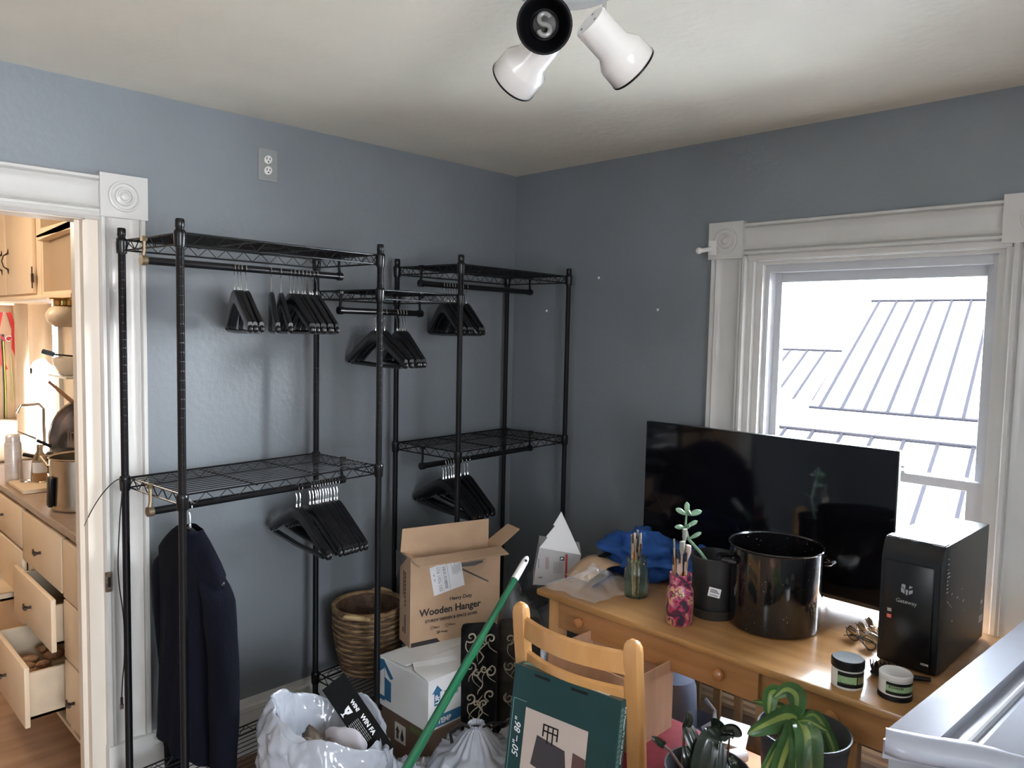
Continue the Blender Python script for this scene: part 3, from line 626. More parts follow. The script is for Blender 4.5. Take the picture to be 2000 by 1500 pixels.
fm = frame((0.0685 * math.cos(aa), 0.0685 * math.sin(aa), 0.09), (-math.sin(aa) , math.cos(aa), 0.0), (0.0, -.03, 1)); fm = fm @ Matrix.Rotation(math.radians(-10), 4, 'Z')
quad(m, fm, -0.018, 0.018, -0.014, 0.014, 0.0006)
for k in range(3): quad(m, fm, -0.013, 0.006 + 0.004 * k, 0.007 - k * 0.004, 0.009 - k * 0.004, 0.0009, 1)
for k in range(14): quad(m, fm, -0.012 + k * 0.0017, -0.0112 + k * 0.0017, -0.011, -0.006, 0.0009, 1)
m.build('price_label', [PAPER, INK], t)
j = Vector((-0.575, -1.468, DT))
stem = [Vector((0.0, 0.0, 0.13)), Vector((-0.03, 0.03, 0.19)), Vector((-0.065, 0.055, 0.235)), Vector((-0.085, 0.055, 0.275)), Vector((-0.09, 0.05, 0.315))]
m = MB(); m.tube(stem, [0.0055, 0.0048, 0.0045, 0.004, 0.003], 8); m.build('stem', GREENJ, t, True)
def jleaf(base, direc, L, w, th=0.003):
    m = MB(); d = Vector(direc).normalized(); s_ = d.cross(Vector((-.5, -.55, .3))); s_ = s_.normalized(); n = s_.cross(d)
    def fn(a, b):
        th_ = 2 * math.pi * a; k = b; r = math.sin(math.pi * min(1, k * 0.98 + 0.02)) ** 0.6 * (0.45 + 0.55 * k)
        return Vector(base) + d * (L * k) + s_ * (w * r * math.cos(th_)) + n * (th * r * math.sin(th_) + 0.006 * math.sin(k * 2.5))
    m.grid(fn, 12, 10, wrap=True); m.build('leaf', GREENJ, t, True, 0)
tp = stem[-1]
for b, d, L, w in ((tp, -CR * .05 + Vector((0, 0, 1)), .042, .011), (tp, -CR + Vector((0, 0, .55)), .040, .011), (tp, CR + Vector((0, 0, .25)), .048, .012), (stem[3], -CR - CF * .4 + Vector((0, 0, .1)), .042, .010), (stem[3], CR * .9 + Vector((0, 0, .5)), .042, .009), (tp, -CF + Vector((0, 0, .3)), .035, .012), (tp, CF + CR * .3 + Vector((0, 0, .3)), .035, .012), (stem[3], -CF * .8 + CR * .3 + Vector((0, 0, .2)), .034, .010), (stem[2], CR + Vector((0, 0, .55)), .045, .009), (stem[2], CF - CR * .3 + Vector((0, 0, .5)), .04, .009)): jleaf(b, d, L, w)
# glass jar and painted jar with brushes
JARP = [(0.036, 0.0), (0.040, 0.006), (0.0405, 0.07), (0.039, 0.088), (0.032, 0.100), (0.031, 0.105), (0.033, 0.107), (0.033, 0.112), (0.031, 0.114), (0.033, 0.118), (0.0325, 0.13), (0.030, 0.13), (0.0295, 0.104), (0.037, 0.088), (0.038, 0.07), (0.037, 0.008), (0.033, 0.004)]
GJ = mat('green_tinted_glass', (0.66, 0.80, 0.62), 0.06, trans=0.97, bump=0.15, bscale=90)
PJ = bpy.data.materials.new('paint_smeared_glass'); PJ.use_nodes = True; n_ = PJ.node_tree; b_ = n_.nodes['Principled BSDF']; b_.inputs['Roughness'].default_value = 0.3; tc_ = node(n_, 'ShaderNodeTexCoord')
mp_ = node(n_, 'ShaderNodeMapping'); mp_.inputs['Scale'].default_value = (1, 1, 0.8); n_.links.new(tc_.outputs['Object'], mp_.inputs[0])
no = node(n_, 'ShaderNodeTexNoise'); no.inputs['Scale'].default_value = 24; no.inputs['Detail'].default_value = 3; no.inputs['Distortion'].default_value = 1.2; n_.links.new(mp_.outputs[0], no.inputs['Vector'])
rr = node(n_, 'ShaderNodeValToRGB'); rr.color_ramp.interpolation = 'LINEAR'; els = rr.color_ramp.elements
els[0].position = 0.40; els[0].color = (0.04, 0.03, 0.05, 1); els[1].position = 0.72; els[1].color = (0.55, 0.60, 0.10, 1)
for p_, c_ in ((0.45, (0.22, 0.02, 0.06)), (0.48, (0.55, 0.06, 0.14)), (0.51, (0.30, 0.08, 0.16)), (0.535, (0.62, 0.24, 0.30)), (0.56, (0.62, 0.48, 0.16)), (0.60, (0.30, 0.04, 0.10)), (0.64, (0.06, 0.03, 0.06)), (0.67, (0.45, 0.42, 0.12))):
    e = els.new(p_); e.color = (*c_, 1)
n_.links.new(no.outputs['Fac'], rr.inputs[0]); n_.links.new(rr.outputs[0], b_.inputs['Base Color'])
HAND = [mat('brush_handle_wood', (0.50, 0.24, 0.08), 0.4), mat('brush_handle_white', (0.75, 0.74, 0.72), 0.3), mat('brush_handle_blue', (0.02, 0.08, 0.3), 0.3), mat('brush_handle_black', (0.012, 0.012, 0.014), 0.3), mat('brush_handle_red', (0.35, 0.03, 0.03), 0.35), mat('brush_handle_orange', (0.60, 0.20, 0.04), 0.35)]
BRIS = [mat('dark_bristles', (0.06, 0.03, 0.02), 0.9), mat('pale_bristles', (0.55, 0.42, 0.36), 0.9), mat('grey_bristles', (0.25, 0.25, 0.22), 0.9)]
FERR = mat('brush_ferrule', (0.62, 0.60, 0.55), 0.3, 1.0)
def brush(base, top, hand, bris, w, name_lab, grp, flat=True, bl=0.03, fl=0.03):
    base = Vector(base); top = Vector(top); ax = (top - base).normalized(); L = (top - base).length
    t = thing('paint_brush', name_lab, 'paint brush', base, 0, grp); m = MB(base)
    k = L - bl - fl; m.tube([base, base + ax * k * 0.6, base + ax * k], [0.0022, 0.0038, 0.0026], 8); m.build('handle', hand, t, True)
    m = MB(base); m.tube([base + ax * k, base + ax * (k + fl)], [0.003, 0.0042], 10); m.build('ferrule', FERR, t, True)
    m = MB(base); s_ = ax.cross(CF).normalized() if flat else ax.orthogonal(); m.lathe([(0.0042, k + fl), (w, k + fl + bl * 0.5), (w * 0.95, L - 0.002), (w * .3, L)], base, ax, 12, scale=(1, 0.6)); m.build('bristles', bris, t, True)
    return t
random.seed(11)
t = thing('glass_jar', 'green tinted glass jar on the desk crammed with thin brushes', 'jar', (-0.620, -1.212, DT)); m = MB(); m.lathe(JARP, n=40); m.build('body', GJ, t, True)
for i in range(20):
    a = i * 2.4; r = 0.006 + 0.016 * ((i * 0.618) % 1); b0 = Vector((-0.620 + 0.55 * r * math.cos(a), -1.212 + .55 * r * math.sin(a), DT + 0.006))
    top = Vector((-0.620 + 1.25 * r * math.cos(a), -1.212 + 1.25 * r * math.sin(a), DT + random.uniform(0.175, 0.215)))
    hi_ = (0, 1, 3, 4, 5)[i % 5]; bi_ = (i * 2) % 3; w_ = (0.0035, 0.0065)[(i // 3) % 2]
    brush(b0, top, HAND[hi_], BRIS[bi_], w_, ('thin' if w_ < .005 else 'wide') + ' ' + ('dark', 'pale', 'grey')[bi_] + ' bristled brush with a ' + ('wooden', 'white', 'blue', 'black', 'red', 'orange')[hi_] + ' handle in the green glass jar', 'brushes in the green glass jar')
t = thing('painted_jar', 'jar smeared with red, pink and yellow paint on the desk edge', 'jar', (-0.715, -1.437, DT)); m = MB(); m.lathe([(r, z * 1.16) for r, z in JARP], n=48); m.build('body', PJ, t, True)
pb = Vector((-0.715, -1.437, DT))
spec = [(-.020, .255, 0, 2, .005, .004), (-.012, .225, 2, 0, .004, -.008), (.008, .285, 3, 2, .010, .006), (.000, .250, 5, 2, .012, -.004), (.020, .235, 1, 1, .013, .010), (-.004, .180, 5, 1, .013, .0), (-.022, .205, 0, 0, .004, .0), (.012, .215, 0, 0, .004, -.006)]
LB = ['slim brush with grey bristles leaning far left in the paint smeared jar', 'blue handled brush in the paint smeared jar', 'tallest brush, wide and grey tipped, in the paint smeared jar', 'wide grey flat brush with an orange handle in the paint smeared jar', 'white handled broad brush at the right of the paint smeared jar', 'short broad pale bristled brush at the front of the paint smeared jar', 'thin dark tipped brush at the left rim of the paint smeared jar', 'thin dark tipped brush at the back of the paint smeared jar']
for i, (dx, h, hm, bm2, w, dy) in enumerate(spec):
    brush(pb + CR * dx * 0.4 + Vector((0, 0, 0.008)), pb + CR * dx * 1.15 + CF * dy + Vector((0, 0, h)), HAND[hm], BRIS[bm2], w, LB[i], 'brushes in the paint smeared jar', bl=0.045 if w > .008 else .028)
# small tubs
LAB = mat('pale_green_label', (0.30, 0.45, 0.24), 0.5, var=0.2, scale=50)
def tub(c, label, lid_m, up=True):
    t = thing('cosmetic_tub', label, 'tub', c)
    m = MB(); m.lathe([(0.034, 0), (0.037, 0.003), (0.037, 0.048), (0.034, 0.05)], n=36); m.build('body', WHITEP, t, True)
    if up: m = MB(); m.lathe([(0.0375, 0.049), (0.039, 0.051), (0.039, 0.068), (0.036, 0.071), (0.001, 0.071)], n=36, cap1=False)
    else: m = MB(); m.lathe([(0.037, 0.0), (0.0385, 0.001), (0.0385, 0.012), (0.037, 0.013)], n=36)
    m.build('lid', lid_m, t, True)
    m = MB(); a0, a1 = math.radians(165), math.radians(290); z0, z1 = (0.008, 0.045) if up else (0.017, 0.046)
    m.grid(lambda a, b: Vector((0.0375 * math.cos(a0 + (a1 - a0) * a), 0.0375 * math.sin(a0 + (a1 - a0) * a), z0 + (z1 - z0) * b)), 24, 5, mi=lambda a, b: 1 if (b < .2 or b > .74 or a > .96 or (up and .55 < a < .6)) else (2 if (up and a > .6) else 0))
    for k in range(9):
        a = a0 + (a1 - a0) * (0.1 + 0.045 * k); m.mi = 1; c0 = Vector((0.0378 * math.cos(a), 0.0378 * math.sin(a), 0)); tt = Vector((-math.sin(a), math.cos(a), 0)) * 0.0008; zz = z0 + .006 if up else z1 - .014
        m.poly([c0 - tt + Vector((0, 0, zz)), c0 + tt + Vector((0, 0, zz)), c0 + tt + Vector((0, 0, zz + .006)), c0 - tt + Vector((0, 0, zz + .006))], c0.normalized() * 0.0004)
    m.build('label', [LAB, BLACKP, mat('label_photo', (0.10, 0.10, 0.06), .5, color2=(.5, .5, .25), scale=60)], t, True)
    return t
tub((-0.753, -1.945, DT), 'small white tub with a black screw lid on the desk', GLOSSP)
tt_ = tub((-0.725, -2.048, DT), 'small white topped tub with a green label, upside down on its black lid', BLACKP, False)
m = MB(); m.lathe([(0.037, 0.050), (0.0375, 0.058), (0.034, 0.062), (0.028, 0.059), (0.001, 0.060)], n=36, cap0=False, cap1=False); m.build('base_rim', WHITEP, tt_, True)
# hair brush
t = thing('hair_brush', 'black bristle brush lying between the tubs and the computer', 'brush', (-0.64, -2.0, DT), math.radians(-62))
m = MB(); m.sphere((0, 0, 0.012), 0.03, 20, (1.3, 0.75, 0.32)); m.tube([(0.035, 0, 0.012), (0.10, 0, 0.012)], [0.008, 0.006]); m.build('body', BLACKP, t, True)
m = MB()
for i in range(15):
    for k in range(6):
        x = -0.035 + i * 0.005; y = -0.018 + k * 0.007; m.tube([(x, y, 0.018), (x + random.uniform(-.003, .003), y + (y * .2), 0.037)], 0.0011, 4)
tag(m.build('bristles', BLACKP, t), None, None, None, 'stuff')
# eyeglasses
def glasses(c, rz, fm_, label):
    t = thing('eyeglasses', label, 'eyeglasses', c, rz)
    for sx_ in (-1, 1):
        m = MB(); pts = [(sx_ * 0.033 + 0.025 * math.cos(a), 0.0, 0.020 + 0.018 * math.sin(a)) for a in [2 * math.pi * i / 20 for i in range(21)]]; m.tube(pts, 0.0014, 6); r_ = m.build('rim', fm_, t, True)
        m = MB(); m.lathe([(0.001, 0), (0.024, 0.0005)], (sx_ * 0.033, 0, 0.020), (0, 1, 0), 20, scale=(0.75, 1.02) if False else (1, 0.75), cap1=False); m.build('lens', LENS, r_, True)
        m = MB(); m.tube([(sx_ * 0.060, 0, 0.028), (sx_ * 0.058, 0.004, 0.028), (sx_ * -0.02, 0.012 + 0.003 * sx_, 0.020), (sx_ * -0.055, 0.014 + 0.003 * sx_, 0.008)], 0.0013, 6); m.build('temple', fm_, t, True)
    m = MB(); m.tube([(-0.009, 0, 0.022), (0, -0.002, 0.027), (0.009, 0, 0.022)], 0.0013, 6); m.build('bridge', fm_, t, True)
LENS = thin_glass('lens_glass', (0.95, 0.97, 1), 0.12)
glasses((-0.475, -1.875, DT), math.radians(60), BLACKP, 'black framed eyeglasses nearest the camera in the heap by the computer')
glasses((-0.425, -1.878, DT), math.radians(52), CHROME, 'middle pair of wire eyeglasses heaped beside the computer')
glasses((-0.375, -1.880, DT), math.radians(45), CHROME, 'farthest pair of wire eyeglasses heaped beside the computer')
# blue cloth bag, card, strap, pen, clear film
BLUEC = mat('royal_blue_cloth', (0.012, 0.075, 0.30), 0.75, var=0.15, scale=12, bump=0.3, bscale=30)
def lump(name, label, cat, c, R, sc, m_, seed, amp=0.35, top=1.0, n=40, res=26, freq=1.6, wr=0.0):
    t = MB(c); c = Vector(c)
    def fn(a, b):
        th = 2 * math.pi * a; ph = math.pi * (0.002 + 0.996 * b); d = Vector((math.sin(ph) * math.cos(th), math.sin(ph) * math.sin(th), -math.cos(ph)))
        r = 1 + amp * noise.noise(d * freq + Vector((seed, 0, 0))) + wr * abs(noise.noise(d * freq * 3.5 + Vector((0, seed, 0))))
        q = Vector((d.x * sc[0] * r, d.y * sc[1] * r, max(0, 0.5 + (d.z * r) * 0.5) * sc[2])) * R
        return c + q
    t.grid(fn, n, res, wrap=True); o = t.build(name, m_, None, True, 0); o.location = c; return tag(o, label, cat)
lump('cloth_bag', 'crumpled royal blue cloth bag behind the brush jars on the desk', 'bag', (-0.415, -1.10, DT), 0.15, (0.8, 1.0, 0.95), BLUEC, 3.3, 0.5, freq=2.2, wr=0.3)
lump('cloth_bag', 'smaller fold of blue cloth right of the green jar, against the television', 'bag', (-0.36, -1.30, DT), 0.09, (0.8, 1.1, 1.25), BLUEC, 8.1, 0.5, freq=2.2, wr=0.3)
m = MB(); m.grid(lambda a, b: Vector((-0.66 + 0.17 * a, -1.04 + 0.10 * b - .04 * a, DT + 0.012 + 0.055 * math.sin(a * 2.4) * (0.7 + .3 * b))), 14, 5)
o = m.build('card_offcut', CARD, None, True, 0); o.modifiers.new('s', 'SOLIDIFY').thickness = 0.003; tag(o, 'curled tan card offcut between the clear film and the blue bag', 'cardboard')
m = MB(); m.tube([(-0.60, -0.965, DT + 0.02), (-0.53, -0.99, DT + 0.06), (-0.47, -1.02, DT + 0.085), (-0.43, -1.05, DT + 0.10)], 0.009, 8); tag(m.build('black_strap', BLACKP, None, True), 'black strap looped over the left end of the blue cloth bag', 'strap')
m = MB(); m.box(0, 0.15, -0.008, 0.008, 0, 0.01, 0.003); o = m.build('marker_pen', mat('dark_purple_plastic', (0.05, 0.03, 0.08), 0.35), None, True); o.location = (-0.70, -1.10, DT + 0.012); o.rotation_euler = (0, -.06, math.radians(10)); tag(o, 'dark purple stick under the crinkled clear film on the desk', 'pen')
def film(a, b):
    x = -0.79 + 0.24 * a; y = -1.18 + 0.22 * b; e = math.sin(math.pi * a) * math.sin(math.pi * b)
    return Vector((x + 0.03 * noise.noise(Vector((a * 4, b * 4, 1))), y + 0.03 * noise.noise(Vector((a * 4, b * 4, 5))), DT + 0.004 + 0.075 * e * (0.6 + 0.8 * abs(noise.noise(Vector((a * 5, b * 5, 9)))))))
m = MB(); m.grid(film, 36, 36); tag(m.build('plastic_wrapper', BAGT, None, False), 'crinkled clear plastic wrapper at the left corner of the desk', 'plastic bag')

# ============================================================ CHAIR
t = thing('dining_chair', 'honey wood dining chair with a red seat pushed up to the desk', 'chair', (-0.90, -1.35, 0))
o_ = (-0.90, -1.35, 0)
def cpost(x, y):
    m = MB(o_)
    prof = [(x + 0.11, 0), (x + 0.055, 0.25), (x + 0.035, 0.45), (x + 0.02, 0.62), (x + 0.003, 0.76), (x, 0.80)]
    sec = []
    for xx, z in prof: sec.append([m.v(q) for q in ((xx - .014, y - .02, z), (xx - .008, y - .024, z), (xx + .012, y - .024, z), (xx + .018, y - .018, z), (xx + .018, y + .018, z), (xx + .012, y + .024, z), (xx - .008, y + .024, z), (xx - .014, y + .02, z))])
    for k, (dz, s_) in enumerate(((0.014, .92), (0.024, .7), (0.030, .35))):
        xx, z = x, 0.80 + dz; sec.append([m.v((xx + dx * s_, y + dy * s_, z)) for dx, dy in ((-.014, -.02), (-.008, -.024), (.012, -.024), (.018, -.018), (.018, .018), (.012, .024), (-.008, .024), (-.014, .02))])
    for a, b in zip(sec, sec[1:]):
        for j in range(8): m.f([a[j], a[(j + 1) % 8], b[(j + 1) % 8], b[j]])
    m.f(sec[0][::-1]); m.f(sec[-1]); m.build('back_post', BEECH, t, True, 50)
YL, YR = -1.165, -1.540
cpost(-1.115, YL); cpost(-1.092, YR)
def cslat(z0, z1, xo):
    m = MB(o_)
    def ring(u):
        y = YL + (YR - YL) * u; x = -1.108 + 0.023 * u + xo - 0.042 * math.sin(math.pi * u); 
        return [(x - .009, y, z0), (x + .009, y, z0), (x + .010, y, (z0 + z1) / 2), (x + .009, y, z1 - .006), (x, y, z1), (x - .009, y, z1 - .006)]
    prev = None
    for i in range(25):
        r_ = [m.v(q) for q in ring(i / 24)]
        if prev:
            for j in range(6): m.f([prev[j], prev[(j + 1) % 6], r_[(j + 1) % 6], r_[j]])
        else: m.f(r_[::-1])
        prev = r_
    m.f(prev); m.build('back_slat', BEECH, t, True, 50)
cslat(0.735, 0.795, 0.0); cslat(0.640, 0.695, 0.012)
for x, y in ((-0.725, -1.185), (-0.725, -1.52)):
    m = MB(o_); m.tube([(x, y, 0), (x, y, 0.40)], [0.015, 0.021], 14); m.build('front_leg', BEECH, t, True)
m = MB(o_); m.box(-1.065, -0.70, -1.560, -1.540, 0.365, 0.415, .004); m.box(-1.065, -0.70, -1.160, -1.140, 0.365, 0.415, .004); m.box(-0.725, -0.705, -1.540, -1.160, 0.365, 0.415, .004); m.box(-1.07, -1.05, -1.540, -1.160, 0.365, 0.415, .004); m.build('seat_frame', BEECH, t, True)
m = MB(o_); m.box(-1.05, -0.72, -1.543, -1.15, 0.41, 0.455, 0.018); m.build('seat_cushion', mat('red_seat_cloth', (0.30, 0.025, 0.05), 0.7, var=.08, scale=40), t, True)
m = MB(o_)
for i in range(60):
    k = i / 60; p = Vector((-1.05 + .33 * k, -1.551, 0.420)); m.sphere(p, 0.0068, 6, (1.1, .8, .8))
m.build('cord_trim', mat('cream_braid', (0.52, 0.44, 0.33), 0.9), t, True)
for y in (-1.165, -1.54): m = MB(o_); m.tube([(-1.05, y, 0.2), (-0.725, y, 0.2)], 0.010, 10); m.build('stretcher', BEECH, t, True)
# ============================================================ BOXES
TAPE = mat('print_black', (0.006, 0.006, 0.006), 0.9, spec=0.15)
# lower produce box
t = thing('produce_box', 'dark brown carton marked 91109 at the bottom of the box stack', 'box', (-0.925, -0.64, 0))
m = MB(); m.box(-0.20, 0.20, -0.135, 0.135, 0, 0.285, .003); m.build('carton', mat('dark_brown_carton', (0.12, 0.075, 0.05), 0.8, var=.15, scale=8), t)
m = MB(); fm = frame((-0.2006, 0.0, 0), (0, -1, 0), (0, 0, 1)); fl = frame((-0.2006, 0, 0), (0, -1, 0), (0, 0, 1))
quad(m, fl, 0.035, 0.125, 0.13, 0.185, .0006); text_mesh(m, '91109', 0.040, frame((-0.2012, -0.04, 0.143), (0, -1, 0), (0, 0, 1)), bold=.0012, mi=1)
quad(m, fl, -0.055, 0.005, 0.19, 0.255, .0006); fpoly(m, frame((-0.2012, 0, 0), (0, -1, 0), (0, 0, 1)), [(-.045, .2), (-.033, .2), (-.033, .225), (-.027, .225), (-.039, .245), (-.051, .225), (-.045, .225)], mi=1)
fpoly(m, frame((-0.2012, 0, 0), (0, -1, 0), (0, 0, 1)), [(-.013, .198), (-.005, .203), (-.003, .212), (-.013, .243), (-.023, .212), (-.021, .203)], mi=1)
m.mi = 2; m.tube([Vector((-0.201, -0.06 - 0.05 * math.cos(a), 0.05 + 0.05 * math.sin(a))) for a in [math.pi * i / 14 for i in range(15)]], 0.003, 6); m.box(-0.2012, -0.2, -0.13, -0.03, 0.255, 0.275)
m.build('printed_marks', [mat('cream_print', (0.55, 0.52, 0.45), .8), INK, mat('olive_print', (0.12, 0.14, 0.05), .8)], t)
# white shipping box
t = thing('shipping_box', 'white carton with blue arrow prints stacked under the hanger box', 'box', (-0.925, -0.635, 0.287))
x0, x1, y0, y1, h = -0.205, 0.255, -0.135, 0.135, 0.172
m = MB(); m.box(x0, x1, y0, y1, 0, h, .0015); m.build('carton', WHITECARD, t)
m = MB(); m.poly([(x0 - .004, y0 - .003, h + .001), (x0 + .012, y0 + .09, h + .004), (x0 + 0.03, y0 + .125, h + .012), (x1, y0 + .13, h + .006), (x1, y0 - .003, h + .001)], (0, 0, 0.003)); m.build('flap', WHITECARD, t)
m = MB(); m.poly([(x0 - .003, y1, h + .001), (x0 + .008, y0 + .13, h + .008), (x1, y0 + .132, h + .010), (x1, y1, h + .001)], (0, 0, 0.003)); m.build('flap', WHITECARD, t)
m = MB(); fA = frame((x0 - .0006, 0, 0), (0, -1, 0), (0, 0, 1))
fpoly(m, fA, [(-.135, .165), (-.11, .168), (-.055, .117), (-.072, .108), (-.088, .122), (-.108, .148), (-.105, .108), (-.068, .098), (-.068, .028), (-.105, .028), (-.106, .14), (-.135, .118)])
fpoly(m, fA, [(-.135, .022), (-.105, .022), (-.105, .038), (-.135, .038)])
m.build('arrow_print', BLUEINK, t); m = MB(); fB = frame((0, y0 - .0006, 0), (1, 0, 0), (0, 0, 1))
fpoly(m, fB, [(-.180, .082), (-.156, .082), (-.156, .125), (-.146, .125), (-.168, .15), (-.190, .125), (-.180, .125)])
text_mesh(m, 'UP', 0.024, frame((-.160, y0 - .0012, .088), (0, 0, 1), (-1, 0, 0)), bold=.0008, mi=1)
text_mesh(m, 'TEMPERATURE', 0.014, frame((-.140, y0 - .0008, .113), (1, 0, 0), (0, 0, 1)), mi=2); text_mesh(m, 'SHIPMENT', 0.014, frame((-.140, y0 - .0008, .098), (1, 0, 0), (0, 0, 1)), mi=2)
quad(m, fB, -.185, -.05, .008, .045); text_mesh(m, 'TEMP', 0.024, frame((-.165, y0 - .0012, .016), (1, 0, 0), (0, 0, 1)), bold=.0008, mi=1)
m.build('printed_marks', [BLUEINK, PAPER, INK], t)
# hanger carton
HB = thing('hanger_box', 'open brown carton printed Wooden Hanger on top of the box stack', 'box', (-1.022, -0.528, 0.463), math.radians(-15))
w_, d_, h_ = 0.365, 0.100, 0.325
m = MB(); T_ = 0.004
m.box(0, w_, 0, T_, 0, h_); m.box(0, w_, d_ - T_, d_, 0, h_); m.box(0, T_, T_, d_ - T_, 0, h_); m.box(w_ - T_, w_, T_, d_ - T_, 0, h_); m.box(T_, w_ - T_, T_, d_ - T_, 0, T_)
m.build('carton', CARD, HB)
def flap(nm, a, b, dvec):
    m = MB(); a = Vector(a); b = Vector(b); d = Vector(dvec); e = (b - a).normalized()
    m.poly([a, b, b + d - e * .004, a + d + e * .004], Vector((0, 0, 0.003)) if abs(d.z) < abs(d.y) + abs(d.x) else Vector((0, -0.003, 0))); m.build('flap', CARDIN if nm else CARD, HB)
flap(0, (0, d_, h_), (w_, d_, h_), (0, -0.006, 0.088)); flap(1, (0, 0, h_), (w_, 0, h_), (0, -0.072, -0.010)); flap(1, (w_, 0.0, h_), (w_, d_, h_), (0.085, 0, 0.055)); flap(1, (0, d_, h_), (0, 0.0, h_), (0.075, 0.0, -0.028))
m = MB(); fF = frame((0, -.0005, 0), (1, 0, 0), (0, 0, 1)); F2 = frame((0, -.001, 0), (1, 0, 0), (0, 0, 1))
text_mesh(m, 'Heavy Duty', 0.019, frame((.155, -.0008, .152), (1, 0, 0), (0, 0, 1)), bold=.0002)
text_mesh(m, 'Wooden Hanger', 0.036, frame((.036, -.0008, .110), (1, 0, 0), (0, 0, 1)), bold=.0009)
text_mesh(m, 'STURDY DESIGN & SPACE SAVER', 0.0145, frame((.058, -.0008, .083), (1, 0, 0), (0, 0, 1)), bold=.0003)
for x, z, tx in ((.08, .055, 'Black'), (.140, .055, 'White'), (.105, .035, 'Vintage'),):
    for a in ((0, .011, 0, .001), (0, .011, .010, .011), (0, .001, 0, .011), (.010, .011, 0, .011)): quad(m, fF, x + a[0], x + a[1], z + a[2], z + a[3])
    text_mesh(m, tx, 0.010, frame((x + .014, -.0008, z + .002), (1, 0, 0), (0, 0, 1)))
fpoly(m, fF, [(.107, .040), (.111, .036), (.117, .044), (.115, .045), (.111, .039), (.108, .042)])
fpoly(m, fF, [(.004, .002), (.12, .002), (.105, .020), (.004, .018)])
m.mi = 1; fpoly(m, fF, [(.10, .308), (.13, .308), (.315, .196), (.315, .202), (.155, .286), (.10, .306)], mi=1)
fpoly(m, fF, [(.175, .284), (.290, .284), (.290, .276), (.255, .268), (.175, .272)], mi=1)
quad(m, F2, .185, .297, .287, .306, .0004, 2)
for a in ((.185, .297, .287, .288), (.185, .186, .287, .306), (.296, .297, .287, .306)): quad(m, F2, *a, .0008, 1)
text_mesh(m, 'HOME', 0.013, frame((.218, -.0016, .292), (1, 0, 0), (0, 0, 1)), spacing=1.25, mi=1)
FL = frame((-.0005, 0, 0), (0, -1, 0), (0, 0, 1))
for k, (a, b, z0, z1) in enumerate(((-.050, -.043, .14, .27), (-.060, -.057, .17, .27), (-.066, -.064, .18, .27), (-.050, -.041, .04, .11), (-.068, -.060, .04, .06))):
    n_ = 9
    for q in range(n_): quad(m, FL, a, b, z0 + (z1 - z0) * q / n_, z0 + (z1 - z0) * (q + .72) / n_, .0005, 0)
fpoly(m, FL, [(-.14, .325), (-.03, .325), (-.10, .27), (-.135, .22)], .0005, 1)
m.build('printed_marks', [INK, GREYINK, CARDIN], HB)
m = MB(); fS = frame((.092, -.0012, .178), (1, 0, .19), (-.1, 0, 1)); quad(m, fS, 0, .125, 0, .108, .0006)
f2 = frame((.092, -.002, .178), (1, 0, .19), (-.1, 0, 1))
random.seed(5)
for k in range(22): quad(m, f2, .048, .060, .012 + k * .0038, .012 + k * .0038 + random.choice((.001, .002, .0028)), .0004, 1)
m2f = f2 @ Matrix.Translation((.036, .008, 0)) @ Matrix.Rotation(math.radians(90), 4, 'Z')
text_mesh(m, 'EB3 9261 R21', 0.0165, m2f, mi=1); text_mesh(m, 'AP  28', 0.011, f2 @ Matrix.Translation((.016, .050, 0)) @ Matrix.Rotation(math.radians(90), 4, 'Z'), mi=1)
for x in (.041, .066, .068): quad(m, f2, x, x + .0006, .004, .104, .0004, 1)
for k in range(16): x = .085 + .0023 * k; quad(m, f2, x, x + .0008, random.uniform(.05, .06), random.uniform(.08, .102), .0004, 1)
m.build('shipping_label', [PAPER, mat('pale_label_ink', (0.30, 0.30, 0.33), .8)], HB)

# patterned cushions
def scroll_mat():
    return mat('black_floral_cloth', (0.004, 0.004, 0.005), 0.9, spec=0.15, color2=(0.016, 0.015, 0.015), scale=14, bump=0.3, bscale=50)
def spiral(cx, cz, r, turns, a0, tail=(0, 0), dirn=1):
    pts = []
    for i in range(26):
        k = i / 25; a = a0 + dirn * turns * 2 * math.pi * k; rr_ = r * (0.15 + 0.85 * k); pts.append((cx + rr_ * math.cos(a), cz + rr_ * math.sin(a)))
    if tail != (0, 0): e = pts[-1]; pts += [(e[0] + (tail[0]) * k + 0.25 * tail[1] * math.sin(k * 3.14), e[1] + tail[1] * k) for k in (0.2, 0.4, 0.6, 0.8, 1.0)]
    return pts
def cushion(c, rz, w, h, th, label, seed, base, tone):
    t = thing('patterned_cushion', label, 'cushion', c, math.radians(rz)); m = MB()
    m.box(-w / 2, w / 2, 0, th, 0, h, 0.018)
    random.seed(seed); m.mi = 1
    for k in range(4):
        z = h - 0.03 - k * 0.105
        for sg in (-1, 1):
            for cx, r, tl in ((sg * w * .27, .020, (sg * -.03, -.060)), (sg * w * .10, .013, (sg * .03, -.040))):
                p = spiral(cx, z - random.uniform(0, .03), r, 1.2, random.uniform(0, 6), tl, sg)
                p = [(max(-w / 2 + .006, min(w / 2 - .006, a)), min(h - .02, b)) for a, b in p]
                m.tube([(a, -0.0003, b) for a, b in p], [0.0010 + 0.0022 * math.sin(math.pi * i / (len(p) - 1)) for i in range(len(p))], 5)
        m.tube([(0.01 * math.sin(q * 1.3 + k), -0.0003, z - 0.1 * q / 8) for q in range(9)], [.001, .002, .003, .004, .003, .002, .0025, .002, .001], 5)
    m.build('cover', [base, tone], t, True, 40)
FLO = scroll_mat(); FLO2 = mat('charcoal_floral_cloth', (0.018, 0.015, 0.012), 0.9, spec=.2, color2=(0.045, 0.038, 0.030), scale=18, bump=.3, bscale=50)
